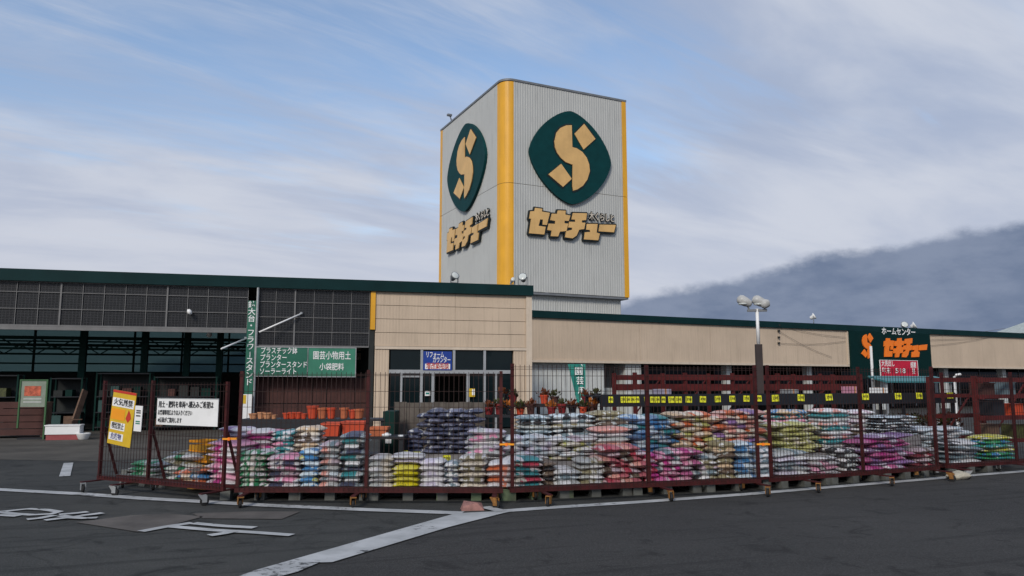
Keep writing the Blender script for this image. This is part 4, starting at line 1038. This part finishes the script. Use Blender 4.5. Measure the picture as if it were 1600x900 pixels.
for x, dz_ in ((-.27, 0), (.04, -.01)):
    M = Matrix.Translation((x, -.02, zl + dz_)) @ Matrix.Rotation(R(72), 4, 'Y') @ Matrix.Rotation(R(10), 4, 'X')
    h_ = MB().lathe([(.04, -.18), (.075, -.14), (.10, -.05), (.107, .05), (.085, .11), (.035, .14)], 16, Matrix.Translation((x, -.02, zl + dz_)) @ Matrix.Rotation(R(-62), 4, 'Y')).build('head', lampgrey, t, smooth=True)
    MB().lathe([(.095, .0), (.09, .02), (.04, .03)], 16, Matrix.Translation((x - .02, -.04, zl + dz_ - .06)) @ Matrix.Rotation(R(180), 4, 'Y')).build('lens', lens, h_, smooth=True)
MB().lathe([(.04, -.1), (.09, -.05), (.10, .04), (.03, .1)], 12, Matrix.Translation((.16, -.06, zl - .07)) @ Matrix.Rotation(R(50), 4, 'Y')).build('head', lampgrey, t, smooth=True)

# ------------------------------------------------------------------ tagged long shelf behind the bags
K = Frame(at(940, 600, 14.2).xy, 20)
ka, kb = 0.0, K.at(1492, 600)[0]; zk1, zk0 = K.at(1200, 615)[1], K.at(1200, 633)[1]
t = thing('tagged_shelf', 'long dark shelf with a row of yellow price tags above the bags', 'shelf', K.world(0, 0), K.a)
MB().box(ka, kb, 0, .04, zk0, zk1).build('front_board', blacks, t)
MB().box(ka, kb, .041, .75, zk1 - .05, zk1 - .02).build('shelf_board', blacks, t)
MB().box(ka, kb, .05, .75, .45, .48).build('shelf_board', blacks, t)
for i in range(7):
    u = ka + (kb - ka) * i / 6; u = min(max(u, ka + .03), kb - .03)
    for y in (.08, .70): MB().box(u - .025, u + .025, y - .025, y + .025, 0, zk1 - .052).build('leg', blacks, t)
tw = .135
tm = MB().box(-tw/2, tw/2, -.012, -.002, -.06, .06).mesh('price_tag'); tm.materials.append(tagyellow)
nums = {}
for s in ('498', '298', '598', '398'):
    me = text_mesh(s, .075, bold=.001, depth=.0006).copy(); me.materials.clear(); me.materials.append(blackp); nums[s] = me
for i, px in enumerate((954, 973, 981, 988, 995, 1010, 1019, 1027, 1036, 1049, 1060, 1076, 1098, 1121, 1144, 1166, 1185, 1211, 1251, 1295, 1352, 1403, 1436, 1484)):
    py = 624.5 - max(0, px - 1060) * .0158
    u, z = K.at(px, py, 0)
    q = link('price_tag', tm, t, (u, 0, z), (R(RND.uniform(-6, 0)), R(RND.uniform(-4, 4)), 0))
    if px < 1045: q.scale = (.66, 1, .95)
    elif px > 1200: q.scale = (1.25, 1, 1.1)
    link('lettering', nums[('498', '298', '598', '398')[i % 4]], q, (0, -.0135, 0), (R(90), 0, 0))

# ------------------------------------------------------------------ shelf with pots on the left
Q = Frame(at(380, 600, 12.9).xy, 2)
qa, qb = Q.at(376, 600)[0], Q.at(602, 600)[0]; zq = Q.at(480, 655)[1]
t = thing('pot_shelf', 'black shelf bench carrying terracotta pots behind the pink bags', 'shelf', Q.world(0, 0), Q.a)
MB().box(qa, qb, 0, .6, zq - .035, zq).build('shelf_board', blacks, t); MB().box(qa, qb - .4, -.012, -.001, zq - .15, zq + .0).build('front_board', blacks, t)
MB().box(qa, qb, .05, .6, .40, .43).build('shelf_board', blacks, t)
for u in (qa + .04, (qa+qb)/2, qb - .04):
    for y in (.06, .54): MB().box(u - .03, u + .03, y - .03, y + .03, 0, zq - .036).build('leg', blacks, t)
def pot_prof(r, h): return [(r*.68, 0), (r*.74, .01), (r*.93, h*.80), (r*.94, h*.80), (r*1.06, h*.81), (r*1.08, h), (r*.95, h), (r*.85, h*.55), (r*.5, h*.5)]
POTS = {}
def pot(F, px, py0, py1, r_px, v, m, label, cat='pot', grp='flower pots on the shelves', z=None):
    u, z1 = F.at(px, py0, v); zb = z if z is not None else F.at(px, py1, v)[1]; r = r_px * (F.world(u, v).y) / FPX
    o = MB().lathe(pot_prof(r, z1 - zb), 14).build('flower_pot', m, smooth=False); o.location = F.world(u, v, zb); tag(o, label, cat, grp); return o
ordn = ['first', 'second', 'third', 'fourth', 'fifth', 'sixth', 'seventh', 'eighth', 'ninth', 'tenth']
for i, (px, py, r) in enumerate(((396, 646, 7), (408, 644, 6), (418, 645, 7), (428, 648, 5))): pot(Q, px, py, 655, r, .15, terra_pale, f'small pale terracotta pot, {ordn[i]} from the left end of the black shelf', z=zq + .001)
for i, (px, py, r) in enumerate(((448, 645, 6), (457, 644, 6), (466, 644, 6), (475, 646, 5))): pot(Q, px, py, 655, r, .15, redpot, f'small red pot, {ordn[i]} in the low red row on the black shelf', z=zq + .001)
for i, (px, py, r) in enumerate(((489, 634, 9), (504, 637, 8), (518, 637, 7), (538, 637, 7), (551, 640, 6), (561, 639, 8))): pot(Q, px, py, 655, r, .2, terra if i % 2 else redpot, f'taller terracotta pot, {ordn[i]} in the high row on the black shelf', z=zq + .001)
Q2 = Frame(at(500, 600, 12.2).xy, 0)
zst = .78
t = thing('planter_table', 'low dark table holding the orange planters behind the bags', 'table', Q2.world(0, 0), 0)
a_, b_2 = Q2.at(497, 600)[0], Q2.at(632, 600)[0]
MB().box(a_, b_2, 0, .55, zst - .04, zst - .001).build('top', blacks, t)
for u in (a_ + .04, b_2 - .04):
    for y in (.05, .5): MB().box(u - .03, u + .03, y - .03, y + .03, 0, zst - .041).build('leg', blacks, t)
def planter(px0, px1, py0, py1, label, m=redpot, v=.06):
    u0, z1 = Q2.at(px0, py0, v); u1, _ = Q2.at(px1, py0, v); z0 = max(zst, Q2.at(px0, py1, v)[1]); w = (u1 - u0) / 2; d = .16
    t = thing('planter', label, 'planter', Q2.world((u0+u1)/2, v + d, zst), 0, 'orange red planters'); h = z1 - zst
    b = MB(); k = .84
    vs = [(-w*k,-d*k,0),(w*k,-d*k,0),(w*k,d*k,0),(-w*k,d*k,0),(-w,-d,h),(w,-d,h),(w,d,h),(-w,d,h),(-w*.9,-d*.85,h),(w*.9,-d*.85,h),(w*.9,d*.85,h),(-w*.9,d*.85,h),(-w*.8,-d*.75,h*.4),(w*.8,-d*.75,h*.4),(w*.8,d*.75,h*.4),(-w*.8,d*.75,h*.4)]
    fs = [(0,3,2,1)] + [(i,(i+1)%4,(i+1)%4+4,i+4) for i in range(4)] + [(i+4,(i+1)%4+4,(i+1)%4+8,i+8) for i in range(4)] + [(i+8,(i+1)%4+8,(i+1)%4+12,i+12) for i in range(4)] + [(12,13,14,15)]
    b.add(vs, fs).build('body', m, t)
    r = MB(); e = .012
    r.box(-w - e, w + e, -d - e, -d - .0005, h - .035, h + .004); r.box(-w - e, -w - .0005, -d, d, h - .034, h + .003); r.box(w + .0005, w + e, -d, d, h - .034, h + .003); r.box(-w - e, w + e, d + .0005, d + e, h - .035, h + .004)
    r.build('rim', m, t)
planter(502, 530, 661, 690, 'orange red planter above the mauve bags')
planter(533, 570, 659, 690, 'orange red planter left of the middle post', v=.15)
planter(576, 604, 668, 694, 'orange red planter right of the middle post', terra)
def bottle(px, py0, py1, rpx, label, v=.1):
    u, z1 = Q2.at(px, py0, v); r = rpx * 12.3 / FPX; h = z1 - zst
    t = thing('bottle', label, 'bottle', Q2.world(u, v, zst), 0, 'white bottles'); MB().lathe([(r*.95, 0), (r, .02), (r, h*.55), (r*.8, h*.68), (r*.4, h*.80), (r*.38, h*.9)], 14).build('body', whiteplastic, t, smooth=True)
    MB().lathe([(r*.42, h*.9), (r*.42, h)], 12).build('cap', white, t)
bottle(604, 676, 700, 7.5, 'big white bottle right of the orange planters')
bottle(626, 690, 702, 4, 'small white bottle near the navy bags')
# dark bench for the navy bags, brown board and dark shelf end behind
N = Frame(at(620, 600, 13.9).xy, 0)
t = thing('brown_rack', 'plain brown plank rack standing behind the navy bags', 'rack', N.world(0, 0), 0)
a_, b_2 = N.at(616, 600)[0], N.at(758, 600)[0]; zn = N.at(680, 628)[1]
n = 7; w_ = (b_2 - a_) / n
for i in range(n): MB().box(a_ + i*w_ + .004, a_ + (i+1)*w_ - .004, 0, .03, .05, zn - random.uniform(0, .015)).build('plank', mat('rack_plank', (.10, .085, .07), .85, var=.35, vscale=5), t)
MB().box(a_, b_2, .031, .07, .3, .38).build('rail', wood, t); MB().box(a_, b_2, .031, .07, zn - .2, zn - .12).build('rail', wood, t)
for u in (a_ + .05, b_2 - .05): MB().box(u - .04, u + .04, .071, .6, 0, .06).build('foot', wood, t)
t = thing('shelf_end', 'tall dark green shelf end between planters and navy bags', 'shelf', N.world(N.at(621, 600)[0], -.9, 0), 0)
MB().box(-.10, .10, 0, .6, .03, N.at(621, 640)[1]).build('panel', gsteel, t); MB().box(-.14, .14, -.02, .62, 0, .029).build('foot', blacks, t)
MB().box(-.05, .05, -.01, -.001, N.at(621, 660)[1] - .3, N.at(621, 652)[1] - .25).build('tag', crm and white, t)
def tagpost(px, py0, py1, F, v, label, m=tagyellow):
    u, z1 = F.at(px, py0, v); _, z0 = F.at(px, py1, v)
    t = thing('price_card', label, 'price card', F.world(u, v, 0), 0, 'standing price cards'); MB().box(-.012, .012, 0, .012, .0, z0).build('stick', steel, t)
    MB().box(-.06, .06, -.004, .008, z0 + .001, z1).build('card', m, t)
    me = nums['498']; link('lettering', me, t, (0, -.0055, (z0+z1)/2), (R(90), 0, 0))
Yf = Frame(at(640, 600, 12.3).xy, 0)
tagpost(698, 711, 722, Yf, 0, 'yellow price card below the navy bags')
tagpost(631, 704, 712, Yf, .05, 'yellow price card above the yellow bags')
tagpost(651, 706, 714, Yf, .0, 'yellow price card between the yellow bags and the navy stack')
# bench of red pots, orange flowers and plants behind the double post
J = Frame(at(760, 600, 14.4).xy, 4)
ja, jb = J.at(757, 600)[0], J.at(936, 600)[0]; zj = J.at(840, 648)[1]; zj2 = J.at(840, 632)[1]
t = thing('plant_bench', 'stepped black bench of red pots behind the double post', 'bench', J.world(0, 0), J.a)
MB().box(ja, jb, 0, .4, zj - .05, zj - .001).build('lower_step', blacks, t); MB().box(ja, jb, .41, .8, zj2 - .06, zj2 - .001).build('upper_step', blacks, t)
for u in (ja + .05, (ja+jb)/2, jb - .05):
    MB().box(u - .03, u + .03, .05, .12, 0, zj - .051).build('leg', blacks, t); MB().box(u - .03, u + .03, .66, .73, 0, zj2 - .061).build('leg', blacks, t)
def leaf_clump(b, c, r, n, s, rnd):
    for _ in range(n):
        th, ph = rnd.uniform(0, 6.28), rnd.uniform(.1, 1.5); rr = r * rnd.uniform(.4, 1)
        p = Vector(c) + Vector((math.cos(th)*math.sin(ph)*rr, math.sin(th)*math.sin(ph)*rr, math.cos(ph)*rr*1.1))
        d = (p - Vector(c)).normalized() + Vector((rnd.uniform(-.5,.5), rnd.uniform(-.5,.5), rnd.uniform(-.3,.6))); d.normalize(); x = d.cross(Vector((0,0,1))).normalized()*s*.35
        b.add([p, p + d*s*.5 + x, p + d*s, p + d*s*.5 - x], [(0,1,2,3)])
for row, (vz, vv, py) in enumerate(((zj, .14, 640), (zj2, .6, 623))):
    for i in range(11):
        px = 764 + i * 16.3 + (row * 5)
        if (row == 1 and i in (0, 3, 4, 7, 8)) or (row == 0 and i in (5,)): continue
        u = J.at(px, 640, vv)[0]; m = (crimson, blacks, brownp, redpot, blacks, crimson)[(i*5 + row*2) % 6]
        h_ = .14 + .03*((i*5) % 3)
        lab = f"{'dark' if m in (blacks, brownp) else 'red'} pot with small plant, {ordn[i] if i < 10 else 'last'} on the {'upper' if row else 'lower'} step of the black bench"
        t = thing('potted_plant', lab, 'plant', J.world(u, vv, vz), 0, 'potted plants on the bench')
        MB().lathe(pot_prof(.085, h_), 12).build('pot', m, t)
        b = MB(); leaf_clump(b, (0, 0, h_*.55), .15, 60, .075, RND); b.build('leaves', (leafr, leafd, mat('flower_orange', (.42, .13, .02), .6), leafd)[(i*3 + row) % 4], t)
# plants under the tagged shelf at its right end
for i, px in enumerate((1392, 1412, 1430, 1450, 1470, 1486)):
    u = K.at(px, 640, .3)[0]; t = thing('potted_plant', f"bushy {'russet' if i % 2 else 'olive'} plant, {ordn[i]} in the row under the right end of the tagged shelf", 'plant', K.world(u, .3, .485), 0, 'bushy plants under the tagged shelf')
    MB().lathe(pot_prof(.10, .16), 12).build('pot', blacks, t); b = MB(); leaf_clump(b, (0, 0, .16), .24, 90, .10, RND); b.build('leaves', leafr if i % 2 else leafd, t)
# teal pennant flag
nf = at(903, 600, 21); t = thing('pennant_flag', 'teal feather flag with white characters in front of the grey wall', 'flag', (nf.x, nf.y, 0))
zf1, zf0 = at(898, 569, 21).z, at(905, 634, 21).z
MB().tube([(.16, .02, 0), (.16, .02, zf1 - .1), (.10, .02, zf1)], .015, 6).build('pole', whiteplastic, t)
b = MB(); k = 9
for i in range(k + 1):
    f = i / k; z = zf1 - (zf1 - zf0)*f; s_ = .30 - .17*f
    for x in (-1, -.33, .33, 1): b.v.append((x*s_*.8 + .03 + .13*f - .06, .03*math.sin(3*x + 5*f), z))
for i in range(k):
    for j in range(3): a = i*4 + j; b.f.append((a, a+1, a+5, a+4)); b.mi.append(0)
b.build('cloth', flag, t)
for i, ch in enumerate('園芸用品'): text_on(t, ch, .24 - .02*i, white_clean, .02 + .035*i, -.05, zf1 - .20 - .26*i, bold=.002)

# ------------------------------------------------------------------ maroon storage frames behind the tagged shelf
def storage_frame(F, px0, px1, pys, label, n):
    u0, u1 = F.at(px0, 600)[0], F.at(px1, 600)[0]
    t = thing('storage_frame', label, 'frame', F.world(0, 0), F.a, 'maroon steel frames'); zt = F.at((px0+px1)/2, pys[0])[1]
    for i in range(n + 1):
        u = u0 + (u1 - u0)*i/n
        for v in (0, 1.0): MB().box(u - .04, u + .04, v - .04, v + .04, 0, zt - .002).build('post', rackred, t)
    for py0, py1 in pys[1]:
        za, zb_ = F.at((px0+px1)/2, py0)[1], F.at((px0+px1)/2, py1)[1]
        MB().box(u0, u1, -.07, -.041, zb_, za).build('beam', rackred, t); MB().box(u0, u1, 1.03, 1.06, zb_, za).build('beam', rackred, t)
    for i in range(n):
        a = u0 + (u1 - u0)*i/n; c = u0 + (u1 - u0)*(i+1)/n
        MB().bar((a, 1.05, .1), (c, 1.05, zt - .1), .03).build('brace', rackred, t)
    return t
V = Frame(at(1000, 600, 18.5).xy, 22)
storage_frame(V, 992, 1345, (583, ((586, 594), (600, 610))), 'long maroon steel frame of beams behind the tagged shelf', 5)
V2 = Frame(at(1500, 600, 15.2).xy, 24)
storage_frame(V2, 1522, 1680, (588, ((590, 597), (616, 622), (648, 655), (684, 690))), 'maroon steel rack full of goods at the far right edge', 2)
for i, (px, py0, py1, m, lab) in enumerate(((1545, 600, 616, brownp, 'dark brown carton on the far right rack'), (1590, 632, 648, redpot, 'orange carton on the far right rack'), (1560, 626, 648, blacks, 'black carton on the far right rack'), (1552, 664, 684, wood, 'wooden crate on the far right rack'), (1594, 664, 684, leafd, 'olive carton on the far right rack'), (1578, 598, 616, mat('bluegrey_box', (.12, .17, .19), .6), 'blue grey carton on the far right rack'))):
    u, z1 = V2.at(px, py0, .1); z0 = V2.at(px, py1, 0)[1] - .02
    t = thing('carton', lab, 'carton', V2.world(u, .1, z0), V2.a, 'cartons on the far right rack'); MB().box(-.17, .17, 0, .3, .0, z1 - z0).build('box', m, t); MB().box(-.18, .18, -.01, .31, z1 - z0 + .001, z1 - z0 + .02).build('lid', m, t)
for i, (px, py0, py1, v, m, lab) in enumerate(((1010, 612, 625, .0, mat('grey_box', (.35, .35, .37), .6), 'pale grey box'), (1040, 608, 625, .1, mat('lilac_box', (.30, .28, .36), .6), 'lilac grey box'), (1240, 609, 622, .1, gry and steel, 'steel grey box'), (1336, 604, 616, .1, mat('pink_box', (.50, .22, .30), .6), 'pink box'), (1380, 606, 616, .1, white, 'white box'))):
    u, z1 = K.at(px, py0, v + .1); t = thing('carton', lab + ' standing on the tagged shelf', 'carton', K.world(u, v + .1, zk1 - .019), K.a + R(4), 'cartons on the tagged shelf')
    MB().box(-.13, .13, 0, .25, 0, max(.1, z1 - zk1 + .02)).build('box', m, t); MB().box(-.02, .02, -.003, .253, .002, max(.1, z1 - zk1 + .02) + .003).build('tape', tn and terra_pale, t)
# teal awning and white post near the right
aw = Frame(at(1385, 600, 24).xy, 24); u0, u1 = aw.at(1385, 600)[0], aw.at(1492, 600)[0]
t = thing('teal_awning', 'low teal sheet awning under the red banner', 'awning', aw.world(0, 0), aw.a); za = aw.at(1430, 593)[1]
MB().add([(u0, 0, za - .05), (u1, 0, za - .05), (u1, .7, za + .12), (u0, .7, za + .12), (u0, 0, za - .10), (u1, 0, za - .10), (u1, .7, za + .07), (u0, .7, za + .07)], [(0,1,2,3), (7,6,5,4), (0,4,5,1), (1,5,6,2), (2,6,7,3), (3,7,4,0)]).build('sheet', tealroof, t)
for u in (u0 + .1, u1 - .1):
    for v in (.1, .6): MB().box(u - .03, u + .03, v - .03, v + .03, 0, za - .11 + v*.2).build('leg', steel, t)
wp = at(1492, 600, 22); t = thing('white_post', 'short white post with bent top right of the teal awning', 'post', (wp.x, wp.y, 0), R(10)); zw = at(1497, 586, 22).z
MB().tube([(0,0,0), (0,0,zw - .05), (.05,0,zw), (.2,0,zw + .02)], .035, 8).build('tube', white, t); MB().lathe([(.12, 0), (.12, .03), (.05, .04)], 10).build('base', steel, t)
wq = at(1364, 600, 26); t = thing('white_post', 'slim white pole in front of the orange emblem', 'post', (wq.x, wq.y, 0)); zw = at(1364, 541, 26).z
MB().tube([(0,0,0), (0,0,zw)], .045, 8).build('tube', white, t); MB().lathe([(.12, 0), (.12, .03), (.05, .04)], 10).build('base', steel, t)

# ------------------------------------------------------------------ things in and before the open hall bay
B = Frame(at(40, 600, 22.6).xy, 14.3)
def hallbox(px0, px1, py0, py1, v): u0, z1 = B.at(px0, py0, v); u1, _ = B.at(px1, py0, v); return u0, u1, B.at(px0, py1, v)[1], z1
u0, u1, z0, z1 = hallbox(34, 73, 595, 636, -.2)
t = thing('poster_stand', 'green framed poster stand with a red picture in the open hall bay', 'sign', B.world((u0+u1)/2, -.2, 0), B.a); w = u1 - u0
MB().box(-w/2, w/2, 0, .03, z0, z1).build('board', mat('poster_paper', (.22, .26, .20), .6), t)
f = MB(); f.box(-w/2 - .04, -w/2 - .001, -.02, .05, z0 - .6, z1 + .04); f.box(w/2 + .001, w/2 + .04, -.02, .05, 0, z1 + .04); f.box(-w/2, w/2, -.019, .05, z1 + .001, z1 + .04); f.build('frame', mat('frame_green', (.04, .11, .04), .6), t)
MB().box(-w*.36, w*.30, -.008, -.0005, z0 + (z1-z0)*.42, z0 + (z1-z0)*.80).build('picture', mat('red_picture', (.45, .10, .05), .6, var=.5, vscale=9), t)
for k in (.28, .16): MB().box(-w*.38, w*.35, -.006, -.0005, z0 + (z1-z0)*k, z0 + (z1-z0)*(k + .06)).build('print', mat('grey_print', (.4, .42, .38), .6), t)
MB().box(-w/2 - .03, w/2 + .03, .051, .4, 0, .05).build('foot', blacks, t)
u0, u1, z0, z1 = hallbox(-40, 72, 628, 680, .5)
t = thing('plank_shelf', 'low reddish brown plank shelf behind the poster stand', 'shelf', B.world(0, .5, 0), B.a)
k = 5
for i in range(k): MB().box(u0, u1, .0, .03, .08 + i*(z1 - .08)/k + .01, .08 + (i+1)*(z1 - .08)/k - .01).build('plank', brownp, t)
MB().box(u0, u1, .031, .7, z1 - .06, z1 - .02).build('top', wood, t)
for u in (u0 + .05, u1 - .05): MB().box(u - .05, u + .05, .031, .6, 0, z1 - .061).build('end', wood, t)
u0, u1, z0, z1 = hallbox(71, 125, 661, 677, -.6)
t = thing('trough', 'white and red trough standing on the concrete in the hall bay', 'trough', B.world((u0+u1)/2, -.6, 0), B.a); w = u1 - u0
MB().box(-w/2, w/2, 0, .4, .16, .40).build('tray', white, t); MB().box(-w/2 + .03, w/2 - .03, .02, .38, .0, .159).build('base', mat('dull_red', (.28, .06, .06), .6), t); MB().box(-w/2 - .02, w/2 + .02, -.02, .42, .401, .43).build('rim', white, t)
u, z = B.at(131, 671, -.6); o = MB().lathe([(.10, 0), (.13, .02), (.19, .17), (.20, .19), (.17, .19), (.1, .06)], 14).build('bowl', white, smooth=True); o.location = B.world(u, -.6, .0); tag(o, 'small white bowl on the ground right of the red and white trough', 'bowl')
a0 = B.at(109, 662, .1); a1 = B.at(118, 610, .3)
t = thing('leaning_board', 'narrow weathered board leaning in the dark hall bay', 'board', B.world(a0[0], .1, 0), B.a)
MB().bar((0, 0, 0), (.22, .5, a1[1]), .05, .22).build('plank', wood, t); MB().bar((-.05, -.04, .55), (.30, .10, .55), .03).build('batten', wood, t)
for i, (px0, px1, py0, v, lab) in enumerate(((-70, 30, 585, 3.4, 'at the left edge'), (78, 130, 590, 3.5, 'behind the poster stand'), (150, 236, 582, 3.6, 'behind the yellow banner'), (240, 340, 588, 3.4, 'behind the white notice board'))):
    u0, u1, z0, z1 = hallbox(px0, px1, py0, 680, v)
    t = thing('goods_rack', f'dark goods rack inside the hall {lab}', 'rack', B.world(u0, v, 0), B.a, 'goods racks in the hall'); w = u1 - u0
    for x in (0.03, w - .03):
        for y in (.03, .57): MB().box(x - .025, x + .025, y - .025, y + .025, 0, z1).build('post', gsteel, t)
    for zz_ in (.12, .62, 1.15, z1 - .05): MB().box(.06, w - .06, 0, .6, zz_, zz_ + .03).build('shelf', blacks, t)
    MB().box(0, w, .601, .62, 0, z1).build('back', dark, t)
    x = .12
    while x < w - .35:
        for zz_ in (.151, .651, 1.181):
            if RND.random() < .8:
                c = (blacks, brownp, leafd, mat('dull_teal', (.02, .06, .055), .6), wood, gsteel, dark, dark)[RND.randrange(8)]
                hh2 = RND.uniform(.18, .4); ww = RND.uniform(.2, .3); b = MB()
                o = MB().box(x, x + ww, .06, .5, zz_, zz_ + hh2).build('carton', c, t)
        x += .36
# yellow crates behind the white notice
Y, rz = fence_y(325); Y += 1.35; p = at(327, 600, Y)
for k in range(5):
    z = .10 + .0 + k * .148 if False else k * .148
    t = thing('crate', f'amber plastic crate, {ordn[k]} up from the ground in the stack behind the magenta bags', 'crate', (p.x + RND.uniform(-.01, .01), p.y, z), rz + RND.uniform(-.03, .03), 'amber crates')
    b = MB(); w, d, h_ = .20, .15, .145; e = .012
    b.box(-w, w, -d, d, 0, e)
    for x0, x1, y0, y1 in ((-w, w, -d, -d + e), (-w, w, d - e, d), (-w, -w + e, -d + e, d - e), (w - e, w, -d + e, d - e)):
        b.box(x0, x1, y0, y1, e, h_*.5); b.box(x0, x1, y0, y1, h_*.72, h_)
    b.build('basket', mat('crate_amber', (.55, .27, .02), .5, var=.12), t); MB().box(-w - .008, w + .008, -d - .008, -d - .0005, h_ - .03, h_ - .002).build('rim', ambersign, t)
